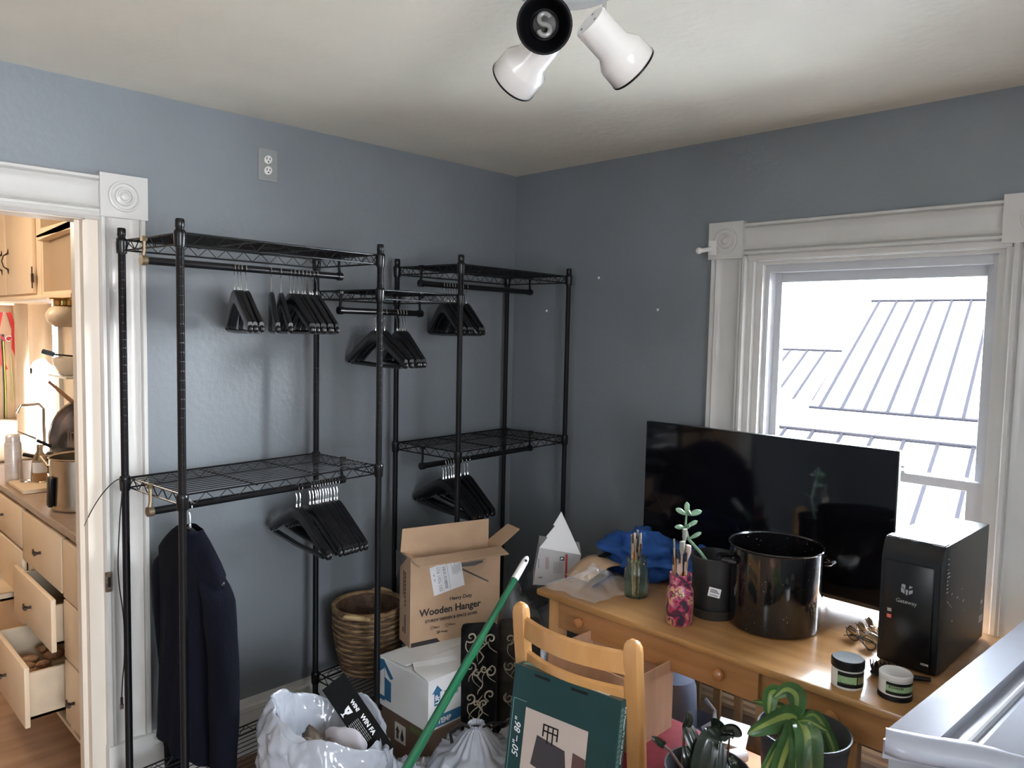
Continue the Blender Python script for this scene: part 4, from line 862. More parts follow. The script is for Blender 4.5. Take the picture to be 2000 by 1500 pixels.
cushion((-0.945, -0.818, 0), -32, 0.125, 0.61, 0.055, 'black cushion with cream scrolls standing left, against the white carton', 1, FLO, mat('cream_scroll', (0.50, 0.44, 0.33), .8))
cushion((-0.795, -0.862, 0), -32, 0.150, 0.60, 0.055, 'charcoal cushion with beige scrolls standing by the desk leg', 2, FLO2, mat('beige_scroll', (0.28, 0.23, 0.17), .8))

# grey film bag and mail box behind the desk end
lump('film_bag', 'cloudy grey plastic bag standing between the cushions and the wall corner', 'plastic bag', (-0.60, -0.69, 0), 0.17, (0.85, 0.85, 3.55), mat('smoky_grey_film', (0.10, 0.105, 0.115), 0.35, bump=.6, bscale=25, spec=.7), 1.7, 0.35, wr=.25)
lump('film_bag', 'cloudy plastic bag under the torn postal box beside the desk end', 'plastic bag', (-0.36, -0.60, 0), 0.15, (0.85, 0.85, 4.2), mat('dim_grey_film', (0.09, 0.095, 0.105), 0.35, bump=.6, bscale=25, spec=.7), 5.2, 0.3, wr=.25)
t = thing('postal_box', 'torn white postal box with a red stripe beyond the left desk end', 'box', (-0.575, -0.80, 0.67)); o_ = (-0.575, -0.80, 0.67)
A_, B_, C_, D_ = Vector((-0.615, -0.772, 0.807)), Vector((-0.509, -0.885, 0.785)), Vector((-0.530, -0.868, 0.668)), Vector((-0.633, -0.760, 0.668))
dp = Vector((0.09, 0.085, 0.012))
m = MB(o_); m.poly([A_, B_, C_, D_], dp); bx = m.build('carton', mat('grey_white_card', (0.46, 0.45, 0.46), 0.7), t)
m = MB(o_); ap = Vector((-0.50, -0.775, 0.925)); mid = A_.lerp(ap, 0.45) + Vector((-.004, .004, .004)); m.poly([A_, B_ + Vector((-.002, 0, 0)), B_.lerp(ap, .5) + Vector((.0, 0, 0)), ap, A_.lerp(ap, .62), A_.lerp(ap, .60) + Vector((.006, -.006, .0)), A_.lerp(ap, .3), A_.lerp(ap, .28) + Vector((.005, -.005, 0))], Vector((.003, .003, 0)))
m.build('torn_flap', PAPER, t)
m = MB(o_); n_ = (B_ - A_).cross(Vector((0, 0, 1))).normalized()
fP = frame(D_ - dp.normalized() * 0.0008, (C_ - D_), (A_ - D_))
quad(m, fP, .118, .126, .0, .118, .0005, 1); quad(m, fP, .098, .114, .094, .108, .0005, 0); fpoly(m, fP, [(.100, .097), (.112, .100), (.106, .106), (.102, .105)], .0009, 3)
for k in range(7): quad(m, fP, .075 + .005 * k, .0765 + .005 * k, .045, .088, .0005, 2)
for k in range(3): quad(m, fP, .045 + .005 * k, .047 + .005 * k, .060, .105, .0005, 1 if k == 1 else 2)
quad(m, fP, .018, .021, .062, .10, .0005, 2); quad(m, fP, .02, .035, .025, .031, .0005, 2)
m.build('printed_marks', [INK, mat('red_stripe', (0.42, 0.03, 0.03), .6), mat('grey_small_print', (0.22, .20, .21), .8), PAPER], t)

# green mount box leaning on the chair
TEAL = mat('dark_teal_carton', (0.007, 0.042, 0.043), 0.35, coat=.15); TEALS = mat('teal_carton_side', (0.006, 0.075, 0.082), 0.35)
t = thing('wall_mount_box', 'dark teal television mount carton leaning against the chair back', 'box', (-1.253, -1.20, 0.0), 0)
lean = Matrix.Rotation(math.radians(8.0), 4, 'Y')
ang = math.atan2(-0.337, 0.041)
ML = Matrix.Rotation(ang, 4, 'Z') @ Matrix.Rotation(math.radians(-8.2), 4, 'X')
def GMB(): return MB(mx=ML)
wB, hB, tB = 0.340, 0.678, 0.042
m = GMB(); m.box(0, wB, 0, tB, 0, hB, .0015); cb = m.build('carton', TEAL, t)
m = GMB(); m.box(wB, wB + .0006, 0.001, tB - .001, 0.001, hB - .001); m.build('side_panel', TEALS, t)
m = GMB()
fG = frame((0, -.0004, 0), (1, 0, 0), (0, 0, 1)); f3 = frame((0, -.0009, 0), (1, 0, 0), (0, 0, 1)); f4 = frame((0, -.0014, 0), (1, 0, 0), (0, 0, 1))
quad(m, fG, .052, .255, .20, hB - .105, .0005, 1)
fpoly(m, f3, [(.098, .572 - .06), (.19, .545 - .045), (.205, .41), (.085, .43)], .0005, 2)
fpoly(m, f3, [(.255, .50), (.215, .505), (.215, .40), (.255, .40)], .0005, 3)
quad(m, f3, .052, .255, .20, .29, .0005, 4)
for a in ((.115, .165, .545, .549), (.115, .165, .529, .533), (.115, .119, .515, .549), (.161, .165, .515, .549), (.130, .134, .50, .545), (.146, .150, .50, .545), (.19, .225, .455, .459), (.19, .225, .44, .444), (.205, .209, .41, .46), (.218, .222, .41, .46)): quad(m, f4, *a, .0006, 5)
for a in ((.008, .052, hB - .092, hB - .091), (.008, .009, .1, hB - .092), (.008, .052, .30, .301), (.052, wB - .01, .19, .191)): quad(m, fG, *a, .0005, 6)
text_mesh(m, '50"\u2013 86"', 0.030, frame((.040, -.0009, .43), (0, 0, 1), (-1, 0, 0)), shear=.25, mi=0)
for x in (.070, .190): quad(m, f3, x, x + .052, hB - .016, hB - .009, .0004, 5)
ft = frame((0, tB, hB + .0004), (1, 0, 0), (0, -1, 0)); ft = frame((0, 0, hB + .0006), (1, 0, 0), (0, 1, 0))
text_mesh(m, 'hang', 0.024, frame((.105, .014, hB + .0006), (1, 0, 0), (0, 1, 0)), mi=0, bold=.0003); text_mesh(m, 'onn.', 0.024, frame((.185, .014, hB + .0006), (1, 0, 0), (0, 1, 0)), mi=0, bold=.0006)
quad(m, ft, .245, .300, .006, .022, .0006, 0); text_mesh(m, '50"\u2013 86"', 0.014, frame((.262, .027, hB + .0006), (1, 0, 0), (0, 1, 0)), mi=0)
for k in range(3): quad(m, ft, .012, .065 - .012 * k, .020 + .006 * k, .023 + .006 * k, .0004, 6)
fs = frame((wB + .0008, 0, 0), (0, 0, 1), (0, -1, 0)) 
fs = frame((wB + .0008, .030, 0), (0, 0, -1), (0, 1, 0))
text_mesh(m, 'Full Motion TV Wall Mount', 0.013, frame((wB + .0010, .024, hB - .02), (0, 0, -1), (0, 1, 0)), mi=0)
for k in range(3):
    for q in range(16): quad(m, frame((wB + .0008, 0, hB), (0, 0, -1), (0, 1, 0)), .02 + q * .013, .03 + q * .013, .006 + k * .005, .0075 + k * .005, .0004, 6)
m.build('printed_marks', [PAPER, mat('beige_photo_wall', (0.50, 0.42, 0.37), .5), mat('photo_screen', (0.05, 0.045, 0.05), .4), mat('photo_brown_cabinet', (0.10, 0.05, 0.045), .5), mat('photo_floor', (0.32, 0.26, 0.23), .5), BLACKP, mat('teal_print', (0.25, 0.45, 0.42), .5)], t)
# open carton on the seat
t = thing('open_carton', 'plain open brown carton standing on the red chair seat', 'box', (-0.885, -1.315, 0.456))
m = MB(); x0, x1, y0, y1, h = -.105, .105, -.150, .150, .205; T_ = .004
m.box(x0, x1, y0, y0 + T_, 0, h); m.box(x0, x1, y1 - T_, y1, 0, h); m.box(x0, x0 + T_, y0 + T_, y1 - T_, 0, h); m.box(x1 - T_, x1, y0 + T_, y1 - T_, 0, h); m.box(x0 + T_, x1 - T_, y0 + T_, y1 - T_, 0, T_)
m.build('carton', mat('reddish_cardboard', (0.52, 0.31, 0.20), 0.85, var=.06, scale=9, stretch=(4, 4, .5)), t)

# ============================================================ BASKET
WICK = mat('woven_rush', (0.13, 0.065, 0.03), 0.75, color2=(0.32, 0.21, 0.10), scale=22, stretch=(1, 1, 4), bump=.6, bscale=90)
WICK2 = mat('dark_woven_rush', (0.055, 0.028, 0.016), 0.8, color2=(0.12, 0.07, 0.04), scale=30, bump=.5, bscale=90)
t = thing('wicker_basket', 'tall woven rush laundry basket on the lower wire shelf', 'basket', (-0.995, -0.235, 0.288))
m = MB()
for i in range(24):
    k = i / 23; r = 0.100 + 0.035 * math.sin(k * 1.75); z = 0.008 + 0.24 * k
    m.mi = 1 if i % 2 else 0
    m.tube([((r + .0012 * math.sin(a * 9 + i)) * Vector((math.cos(a), math.sin(a), 0)) + Vector((0, 0, z + .002 * math.sin(a * 7 + i * 2)))) for a in [2 * math.pi * q / 48 for q in range(49)]], 0.0068 if i % 2 == 0 else 0.0058, 6, False)
m.mi = 1; m.lathe([(0.09, 0.002), (0.094, 0.01), (0.102, .07), (0.128, .245)], n=40, cap1=False)
m.build('basket_body', [WICK, WICK2], t, True, 0)
m = MB(); m.tube([Vector((0.135 * math.cos(a), 0.135 * math.sin(a), .252)) for a in [2 * math.pi * q / 48 for q in range(49)]], 0.009, 8, False); m.build('rim', WICK, t, True, 0)
for a in (math.radians(215), math.radians(35)):
    c = Vector((math.cos(a), math.sin(a), 0)); s_ = Vector((-c.y, c.x, 0)); m = MB(); m.tube([c * .131 + s_ * .05 + Vector((0, 0, .242)), c * .148 + s_ * .035 + Vector((0, 0, .252)), c * .156 + Vector((0, 0, .256)), c * .148 - s_ * .035 + Vector((0, 0, .252)), c * .131 - s_ * .05 + Vector((0, 0, .242))], [.007, .009, .010, .009, .007], 8); m.build('handle', mat('pale_rush', (0.5, 0.36, 0.18), .7), t, True)

# ============================================================ POLE
pa, pb_ = Vector((-0.868, -0.952, 0.865)), Vector((-1.88, -1.103, 0.012)); ax = (pb_ - pa).normalized()
t = thing('broom_pole', 'long green pole with a white cap leaning across the bags and boxes', 'pole', pb_)
m = MB(pb_); L_ = (pb_ - pa).length
m.tube([pa + ax * 0.075, pa + ax * 0.30, pa + ax * 0.31, pb_ + ax * -.01], [.0105, .0105, .0135, .0135], 20); m.build('pole', GREENP, t, True)
m = MB(pb_); m.tube([pa + ax * 0.09, pa + ax * 0.02, pa + ax * 0.006, pa], [.0125, .0115, .009, .004], 16); cp_ = m.build('white_cap', WHITEP, t, True)
m = MB(pb_); sd = (-CF).cross(ax).normalized(); nn = ax.cross(sd); m.lathe([(0.0045, -0.0125), (0.0045, .0125)], pa + ax * 0.02, nn, 12); m.build('hang_hole', BLACKP, cp_, True)

# ============================================================ RUBBISH BAGS
def nzv(*a): return noise.noise(Vector(a))
t = thing('rubbish_bag', 'open white bin bag full of rubbish in front of the left rack', 'bin bag', (-1.53, -0.82, 0))
m = MB(); R_, H_ = 0.180, 0.465
def bag1(a, b):
    th = 2 * math.pi * a
    if b < 0.70:
        k = b / 0.70; z = H_ * k; r = R_ * (0.80 + 0.28 * math.sin(k * 2.2) - 0.10 * k)
    elif b < 0.84:
        k = (b - .70) / .14; z = H_ + 0.035 * math.sin(k * math.pi) ; r = R_ * (0.93 - 0.18 * k)
    else:
        k = (b - .84) / .16; z = H_ - 0.13 * k; r = R_ * (0.75 - 0.22 * k)
    rim = 0.055 * math.sin(th * 1 - 0.9) + 0.02 * math.sin(th * 3 + 1)
    z += (rim + 0.02 * nzv(math.cos(th) * 2, math.sin(th) * 2, b * 3)) * min(1, b * 1.5) ** 2
    n1 = 0.16 * nzv(math.cos(th) * 1.6, math.sin(th) * 1.6, z * 6) + 0.11 * abs(nzv(math.cos(th) * 4.5, math.sin(th) * 4.5, z * 16)) + 0.05 * abs(nzv(th * 6, z * 34, 3)) + 0.05 * abs(nzv(math.cos(th) * 12 + z * 20, math.sin(th) * 12, z * 30))
    r *= 1 + n1 * (0.6 if b > .84 else 1)
    return Vector((r * math.cos(th), r * math.sin(th), max(0, z)))
m.grid(bag1, 150, 110, wrap=True); m.build('bag_film', BAGW, t, True, 0)
m = MB()
def lip(a, b):
    th = math.radians(150) + math.radians(190) * a
    r = R_ * (0.80 + 0.26 * b + .05 * nzv(a * 9, b * 3, 1)); z = H_ + 0.035 - 0.10 * b + 0.055 * math.sin(th - .9) + 0.018 * nzv(a * 12, b * 4, 7)
    return Vector((r * math.cos(th), r * math.sin(th), z))
m.grid(lip, 60, 12); m.build('folded_lip', BAGW, t, True, 0)
bc = Vector((-1.53, -0.82, 0))
m = MB(); fm = frame(Vector((-1.520, -0.765, 0.560)), CR * .60 + Vector((0, 0, -.72)) - CF * .25, CR * .72 + Vector((0, 0, .55)) + CF * .35); 
m.poly([fm @ Vector(q) for q in ((0, 0, 0), (.25, 0, 0), (.25, .075, 0), (0, .075, 0))], fm.to_3x3() @ Vector((0, 0, -.004)))
m.mi = 1; F_ = fm @ Matrix.Translation((0, 0, .0008)); text_mesh(m, 'WIN!', 0.015, F_ @ Matrix.Translation((.075, .045, 0)), mi=1, bold=.0006); text_mesh(m, 'WIN FA', 0.018, F_ @ Matrix.Translation((.125, .045, 0)), mi=1, bold=.0006)
fpoly(m, F_, [(.080, .036), (.104, .036), (.100, .022), (.094, .016), (.094, .010), (.100, .006), (.084, .006), (.090, .010), (.090, .016), (.084, .022)], .0005, 1)
fpoly(m, F_ @ Matrix.Translation((0, 0, .0006)), [(.089, .030), (.095, .030), (.092, .024)], .0004, 0)
for k in range(7):
    for q in range(7): quad(m, F_, .125 + q * .010, .125 + q * .010 + .008, .036 - k * .005, .0375 - k * .005, .0004, 2)
tag(m.build('leaflet', [TAPE, PAPER, mat('grey_leaflet_text', (.35, .35, .35), .8)]), 'black leaflet reading WIN! sticking out of the open bin bag', 'leaflet')
lump('paper_scrap', 'pinkish white crumpled paper beneath the black leaflet in the open bag', 'paper', (-1.50, -0.855, 0.37), 0.07, (0.75, 1.0, 1.5), mat('pink_white_paper', (0.40, 0.37, 0.39), .7), 2.2, .25, freq=1.3)
lump('paper_sack', 'crumpled brown paper sack inside the open bin bag', 'paper', (-1.58, -0.83, 0.34), 0.085, (1, 1, 1.4), mat('brown_crumpled_paper', (0.16, 0.11, 0.075), .7, color2=(.06, .045, .035), scale=25, bump=.5, bscale=40), 6.2, .4, freq=2.5, wr=.4)
lump('yellow_wrapper', 'small yellow wrapper on the brown sack in the open bag', 'wrapper', (-1.625, -0.86, 0.435), 0.026, (1.7, .8, 1.0), mat('yellow_foil', (0.62, 0.42, 0.04), .35), 4.2, .4, freq=3)
m = MB(); m.poly([(-1.70, -0.82, .465), (-1.60, -0.93, .44), (-1.585, -0.915, .43), (-1.675, -0.80, .45)], (0, 0, -.02)); tag(m.build('food_tray', BLACKP), 'black plastic tray lying at the front of the open bin bag', 'tray')
# tied bag
def tied(name, label, c, R, H, seed, m_, pleat=1.0):
    t = thing(name, label, 'bin bag', c); m = MB()
    def fn(a, b):
        th = 2 * math.pi * a; z = H * b
        if b < 0.80: r = R * (0.82 + 0.24 * math.sin(b * 2.6)) * (1 - 0.55 * max(0, b - .42) ** 1.5 * 2)
        else: r = R * max(0.07, 0.55 - 2.4 * (b - .80))
        if b > .96: r = R * (0.10 + 1.5 * (b - .96))
        pl = pleat * 0.07 * math.sin(th * 17 + 1.5 * nzv(th, b * 3, seed)) * max(0, b - .35) * 1.5 + 0.05 * abs(nzv(math.cos(th) * 14, math.sin(th) * 14, b * 6)) 
        n1 = 0.14 * nzv(math.cos(th) * 1.5, math.sin(th) * 1.5, b * 3 + seed) + 0.09 * abs(nzv(math.cos(th) * 5, math.sin(th) * 5, b * 10 + seed)) + .04 * abs(nzv(math.cos(th) * 14, math.sin(th) * 14, b * 24))
        r *= 1 + n1 + pl
        return Vector((r * math.cos(th), r * math.sin(th), z + (0.02 * nzv(math.cos(th) * 3, math.sin(th) * 3, seed) if .1 < b < .8 else 0)))
    m.grid(fn, 160, 80, wrap=True); m.build('bag_film', m_, t, True, 0); return t
b2 = tied('rubbish_bag', 'pleated white bin bag tied shut beside the green pole', (-1.125, -0.995, 0), 0.150, 0.41, 1.0, BAGW)
m = MB(); m.tube([(0, 0, .385), (.05, -.02, .40), (.11, -.05, .39), (.16, -.07, .375)], .0035, 6); m.tube([(0.015 * math.cos(a), .015 * math.sin(a), .388) for a in [i * .63 for i in range(11)]], .005, 6); m.tube([(0, 0, .388), (-.03, .03, .405), (-.06, .05, .38), (-.07, .03, .36)], .006, 6); m.build('drawstring', BLACKP, b2, True)
b3 = tied('rubbish_bag', 'greyer bin bag with a black drawstring wedged before the chair', (-0.955, -1.03, 0), 0.11, 0.385, 4.0, plastic_film('grey_bin_film', (0.55, .56, .58), .1, .3), .5)
m = MB(); m.tube([(-.09, .05, .36), (-.03, .02, .375), (.04, -.01, .38), (.10, -.04, .36)], .004, 6); m.build('drawstring', BLACKP, b3, True)
lump('rubbish_bag', 'slumped white bin bag under the green pole, left of the tied one', 'bin bag', (-1.245, -0.84, 0), 0.105, (0.9, .9, 2.6), BAGW, 9.2, .3, n=60, res=40, wr=.3)

# ============================================================ PLANTS AND STOOL
t = thing('plant_stool', 'wooden stool carrying the two black plant pots', 'stool', (-1.03, -1.86, 0))
m = MB(); m.box(-.22, .21, -.19, .19, .43, .455, .004); m.build('seat', BEECH, t, True)
for x in (-.19, .18):
    for y in (-.16, .16): m = MB(); m.box(x - .018, x + .018, y - .018, y + .018, 0, .43, .003); m.build('leg', BEECH, t, True)
POTG = mat('grey_black_pot_plastic', (0.05, 0.052, 0.06), 0.4)
def leaf_mats(): return None
VG = mat('dark_variegated_green', (0.055, 0.13, 0.04), 0.28, var=.25, scale=20, spec=.7); VY = mat('yellow_green_stripe', (0.26, 0.33, 0.09), 0.28, var=.12, scale=30, spec=.7)
DG_ = mat('dark_olive_leaf', (0.012, 0.018, 0.012), 0.25, var=.3, scale=25, spec=.7); DGP = mat('dark_leaf_edge', (0.03, 0.045, 0.025), 0.3); BRN = mat('brown_dry_tip', (0.30, 0.17, 0.09), .7)
def leaf(parent, off, pts, w, mats=(VG, VY), stripes=True, side=None, fold=0.25, nm='leaf', tipdry=False):
    pts = [Vector(p) for p in pts]; n = 22; cur = []
    for i in range(n):
        k = i / (n - 1) * (len(pts) - 1); a = min(int(k), len(pts) - 2); f = k - a
        p0, p1, p2, p3 = pts[max(a - 1, 0)], pts[a], pts[a + 1], pts[min(a + 2, len(pts) - 1)]
        cur.append(0.5 * ((2 * p1) + (p2 - p0) * f + (2 * p0 - 5 * p1 + 4 * p2 - p3) * f ** 2 + (3 * p1 - p0 - 3 * p2 + p3) * f ** 3))
    m = MB(off); nv = 9; g = []
    for i, p in enumerate(cur):
        k = i / (n - 1); tn = (cur[min(i + 1, n - 1)] - cur[max(i - 1, 0)]).normalized()
        s_ = (side if side is not None else tn.cross(CF)); s_ = (s_ - tn * s_.dot(tn)).normalized(); nn = s_.cross(tn)
        if nn.dot(-CF) < 0: nn = -nn
        ww = w * (math.sin(math.pi * min(1, 0.12 + 0.88 * k) ** 0.9) ** 0.65 if k < .999 else 0.02)
        g.append([m.v(p + s_ * (ww * (2 * j / (nv - 1) - 1)) + nn * (fold * ww * abs(2 * j / (nv - 1) - 1) ** 1.5 + .0008 * ((j * 7) % 3))) for j in range(nv)])
    for i in range(n - 1):
        for j in range(nv - 1):
            mi = 0
            if stripes: mi = 1 if j in (3, 4) else 0
            if tipdry and i > n - 5: mi = 2
            m.f([g[i][j], g[i][j + 1], g[i + 1][j + 1], g[i + 1][j]], mi)
    return m.build(nm, list(mats) + [BRN], parent, True, 0)
def pot(name, label, c, r, h):
    t = thing(name, label, 'potted plant', c); m = MB()
    m.lathe([(r * .78, 0), (r * .8, .004), (r * .93, h - .032), (r * .95, h - .03), (r * .955, h - .012), (r * .98, h - .010), (r, h - .004), (r, h), (r * .965, h), (r * .94, h - .012), (r * .90, h - .05)], n=56, cap1=False); m.build('pot', POTG, t, True)
    m = MB(); m.lathe([(0.001, h - .048), (r * .5, h - .05), (r * .92, h - .054)], n=40, cap0=False, cap1=False, fn=None); m.build('soil', SOIL, t, True)
    return t
pc = Vector((-0.945, -1.925, 0.455)); PR = pot('striped_dracaena', 'yellow striped arching leafy plant in the right hand black pot', pc, 0.104, 0.240)
# leaf points as offsets (right, up, towards viewer) from the crown of the plant
cr = pc + Vector((-0.035, 0.0, 0.285)) - CR * 0.012 - CF * 0.02
def L3(*q): return [cr + CR * a + Vector((0, 0, b)) - CF * c for a, b, c in q]
m = MB(pc); m.tube([pc + Vector((-.01, 0, .17)), cr - Vector((0, 0, .03)), cr], [.008, .007, .006], 10); m.build('stem', mat('tan_stem', (.25, .19, .10), .7), PR, True)
leaf(PR, pc, L3((0, 0, 0), (-.03, .012, .01), (-.075, .006, .03), (-.125, -.015, .04)), .032, side=Vector((0, 0, 1)))
leaf(PR, pc, L3((0, .0, -.01), (.004, .045, -.02), (-.020, .062, -.02), (-.048, .045, -.015)), .022)
leaf(PR, pc, L3((-.03, .052, -.03), (-.050, .050, -.03), (-.058, .025, -.02), (-.060, .0, -.01)), .019)
leaf(PR, pc, L3((.0, 0, 0), (-.02, -.02, .03), (-.045, -.07, .045), (-.058, -.13, .045), (-.065, -.20, .04)), .024, side=CR)
leaf(PR, pc, L3((.004, 0, .01), (.006, -.015, .045), (.006, -.065, .06), (.012, -.13, .055), (.018, -.20, .05)), .031, side=CR)
leaf(PR, pc, L3((.008, 0, .0), (.024, -.02, .03), (.038, -.07, .04), (.050, -.12, .035), (.056, -.19, .04)), .019, side=CR)
leaf(PR, pc, L3((.0, 0, .005), (-.012, -.03, .05), (-.020, -.09, .065), (-.022, -.18, .07)), .024, side=CR)
leaf(PR, pc, L3((.012, .0, 0), (.035, .012, .0), (.058, -.010, .0), (.082, -.060, .005), (.088, -.095, .01), (.098, -.135, .015)), .013, tipdry=True)
leaf(PR, pc, L3((.0, .0, -.01), (-.02, .012, -.03), (-.05, .018, -.04), (-.085, .022, -.05)), .014, side=Vector((0, 0, 1)))
leaf(PR, pc, L3((.0, .0, .01), (.015, .010, .03), (.04, -.002, .04), (.055, -.01, .04)), .010, side=Vector((0, 0, 1)))
leaf(PR, pc, L3((.0, .0, .0), (-.015, -.03, .02), (-.05, -.05, .03), (-.085, -.11, .04), (-.09, -.16, .03)), .015, side=CR)
p2 = Vector((-1.115, -1.775, 0.455)); PL = pot('dark_leafed_plant', 'dark leaved plant in the left hand black pot beside the chair', p2, 0.098, 0.150)
c2 = p2 + Vector((0, 0, 0.12))
def L4(*q): return [c2 + CR * a + Vector((0, 0, b)) - CF * c for a, b, c in q]
ST = mat('reddish_brown_stem', (.07, .035, .025), .6)
for s_pts in (((-.060, 0, 0), (-.058, .05, 0), (-.057, .11, 0), (-.055, .145, 0)), ((-.04, 0, .02), (-.070, .05, .03), (-.095, .085, .03), (-.112, .10, .03)), ((.03, 0, 0), (.045, .05, 0), (.048, .10, 0)), ((.0, 0, .0), (.01, .05, .01), (.02, .11, .01))):
    m = MB(p2); m.tube(L4(*s_pts), [.0035] * (len(s_pts) - 1) + [.002], 6); m.build('stem', ST, PL, True)
DL = (DG_, DGP)
def dleaf(q, w, side=None, f=.25): leaf(PL, p2, L4(*q), w, DL, False, side, f)
dleaf(((-.055, .125, .0), (-.052, .14, .005), (-.050, .155, .01), (-.055, .17, .01)), .011)
dleaf(((-.055, .130, .0), (-.045, .115, .01), (-.035, .085, .02), (-.035, .055, .02)), .016, CR)
dleaf(((-.055, .085, .01), (-.048, .065, .02), (-.045, .04, .02), (-.055, .01, .02)), .014, CR)
dleaf(((-.108, .098, .03), (-.116, .105, .035), (-.13, .118, .04), (-.14, .125, .04)), .009, Vector((0, 0, 1)))
dleaf(((-.055, .02, .02), (-.048, .005, .03), (-.045, -.015, .03), (-.046, -.03, .03)), .012, CR)
dleaf(((.02, .11, .01), (-.005, .105, .02), (-.022, .06, .03), (-.028, .0, .035), (-.03, -.05, .03)), .026, CR)
dleaf(((.02, .11, .01), (.005, .13, .0), (.020, .125, .0), (.04, .105, .0)), .022, Vector((0, 0, 1)))
dleaf(((.02, .10, .02), (.015, .07, .03), (.012, .02, .04), (.01, -.03, .04)), .018, CR)
dleaf(((.048, .10, .0), (.040, .115, .0), (.055, .12, .0), (.075, .105, .0)), .020, Vector((0, 0, 1)))
dleaf(((.048, .06, .01), (.055, .05, .02), (.068, .03, .02), (.078, .025, .02)), .010, CR)
dleaf(((.045, .05, .01), (.040, .02, .02), (.045, -.01, .03), (.05, -.04, .03)), .013, CR)
dleaf(((.0, .03, .03), (.012, .02, .04), (.022, .01, .04), (.03, -.02, .04)), .011, CR)
dleaf(((-.10, -.05, .03), (-.105, -.01, .03), (-.112, .02, .03)), .012, CR)
# ============================================================ UNDER THE DESK
VAC = mat('blue_grey_plastic', (0.075, 0.09, 0.15), 0.3); VACL = mat('light_grey_plastic', (0.50, 0.52, 0.58), 0.35)
t = thing('canister_vacuum', 'blue grey canister vacuum cleaner on the floor under the desk', 'vacuum cleaner', (-0.34, -1.25, 0))
m = MB(); m.lathe([(.15, .02), (.165, .03), (.168, .10), (.16, .17), (.155, .19), (.135, .215), (.06, .225)], n=48); m.build('base', VAC, t, True)
m = MB(); m.tube([Vector((.167 * math.cos(a), .167 * math.sin(a), .165)) for a in [2 * math.pi * i / 48 for i in range(49)]], .004, 6, False); m.build('trim_ring', VACL, t, True)
m = MB(); m.lathe([(.085, .20), (.088, .22), (.080, .36), (.070, .39), (.03, .40)], (-.03, .04, 0), n=36); m.build('motor_housing', mat('pale_blue_grey_plastic', (.12, .14, .20), .35), t, True)
m = MB(); m.tube([(-.02, -.075, .24), (.02, -.10, .26), (.07, -.07, .27), (.07, -.03, .30)], .008, 8); m.build('handle', VACL, t, True)
t = thing('floor_carton', 'brown carton on the floor under the desk behind the plants', 'box', (-0.52, -1.56, 0))
m = MB(); m.box(-.14, .10, -.15, .13, 0, .27, .002); m.build('carton', mat('orange_brown_card', (.42, .21, .11), .85), t)
m = MB(); m.box(0, .13, -.10, 0, 0, .012, .002); o = m.build('paper_pad', PAPER); o.location = (-0.47, -1.43, 0.275); o.rotation_euler = (0.1, -0.15, math.radians(20)); tag(o, 'white card sheet lying on the carton under the desk', 'paper')
m = MB(); m.tube([(0, 0, 0), (0.11, -0.05, 0)], .022, 20); o = m.build('paper_roll', PAPER, None, True); o.location = (-0.60, -1.50, .294); tag(o, 'white paper roll on the carton behind the striped plant', 'paper roll')

# ============================================================ APPLIANCE
t = thing('washing_machine', 'white enamel appliance with a ridged lid in the near right corner', 'appliance', (-1.27, -2.20, 0), math.radians(-3.7))
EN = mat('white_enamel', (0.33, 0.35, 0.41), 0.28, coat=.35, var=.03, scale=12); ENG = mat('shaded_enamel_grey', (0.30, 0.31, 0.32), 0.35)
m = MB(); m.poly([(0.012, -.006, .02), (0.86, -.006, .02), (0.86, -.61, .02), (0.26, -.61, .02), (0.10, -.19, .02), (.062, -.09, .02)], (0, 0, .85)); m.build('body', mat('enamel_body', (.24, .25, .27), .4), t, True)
m = MB()
def rrect(x0, x1, y0, y1, r, n=8):
    out = []
    for cx, cy, a0 in ((x1 - r, y1 - r, 0), (x0 + r, y1 - r, 90), (x0 + r, y0 + r, 180), (x1 - r, y0 + r, 270)):
        for i in range(n + 1): a = math.radians(a0 + 90 * i / n); out.append((cx + r * math.cos(a), cy + r * math.sin(a)))
    return out
def slab(m, x0, x1, y0, y1, z0, z1, r, e):
    lv = [(z0, 0.004), (z0 + .004, 0), (z1 - e, 0), (z1 - e * .35, e * .25), (z1, e)]
    rings = [[m.v((x, y, z)) for x, y in rrect(x0 + i_, x1 - i_, y0 + i_, y1 - i_, r)] for z, i_ in lv]
    for a, b in zip(rings, rings[1:]):
        for j in range(len(a)): m.f([a[j], a[(j + 1) % len(a)], b[(j + 1) % len(a)], b[j]])
    m.f(rings[0][::-1]); m.f(rings[-1])
m.poly([(0.0, 0.0, .872), (0.87, 0.004, .872), (0.87, -.62, .872), (0.25, -.62, .872), (0.088, -.19, .872), (.05, -.09, .872)], (0, 0, .034)); m.build('top_panel', EN, t, True, 40)
def plan_slab(m, pts, z0, z1, e):
    c = Vector((sum(p[0] for p in pts) / len(pts), sum(p[1] for p in pts) / len(pts)))
    def ins(k): return [(p[0] + (c.x - p[0]) / max(1e-6, (c - Vector(p)).length) * k, p[1] + (c.y - p[1]) / max(1e-6, (c - Vector(p)).length) * k) for p in pts]
    rings = [[m.v((x, y, z)) for x, y in ins(k)] for z, k in ((z0, .003), (z0 + .004, 0), (z1 - e, 0), (z1 - e * .3, e * .3), (z1, e))]
    for a, b in zip(rings, rings[1:]):
        for q in range(len(a)): m.f([a[q], a[(q + 1) % len(a)], b[(q + 1) % len(b)], b[q]])
    m.f(rings[0][::-1]); m.f(rings[-1])
m = MB(); plan_slab(m, [(0.005, -0.004), (0.85, 0.0), (0.85, -0.070), (0.045, -0.075)], .905, .925, .004); m.build('lid_rail', EN, t, True, 40)
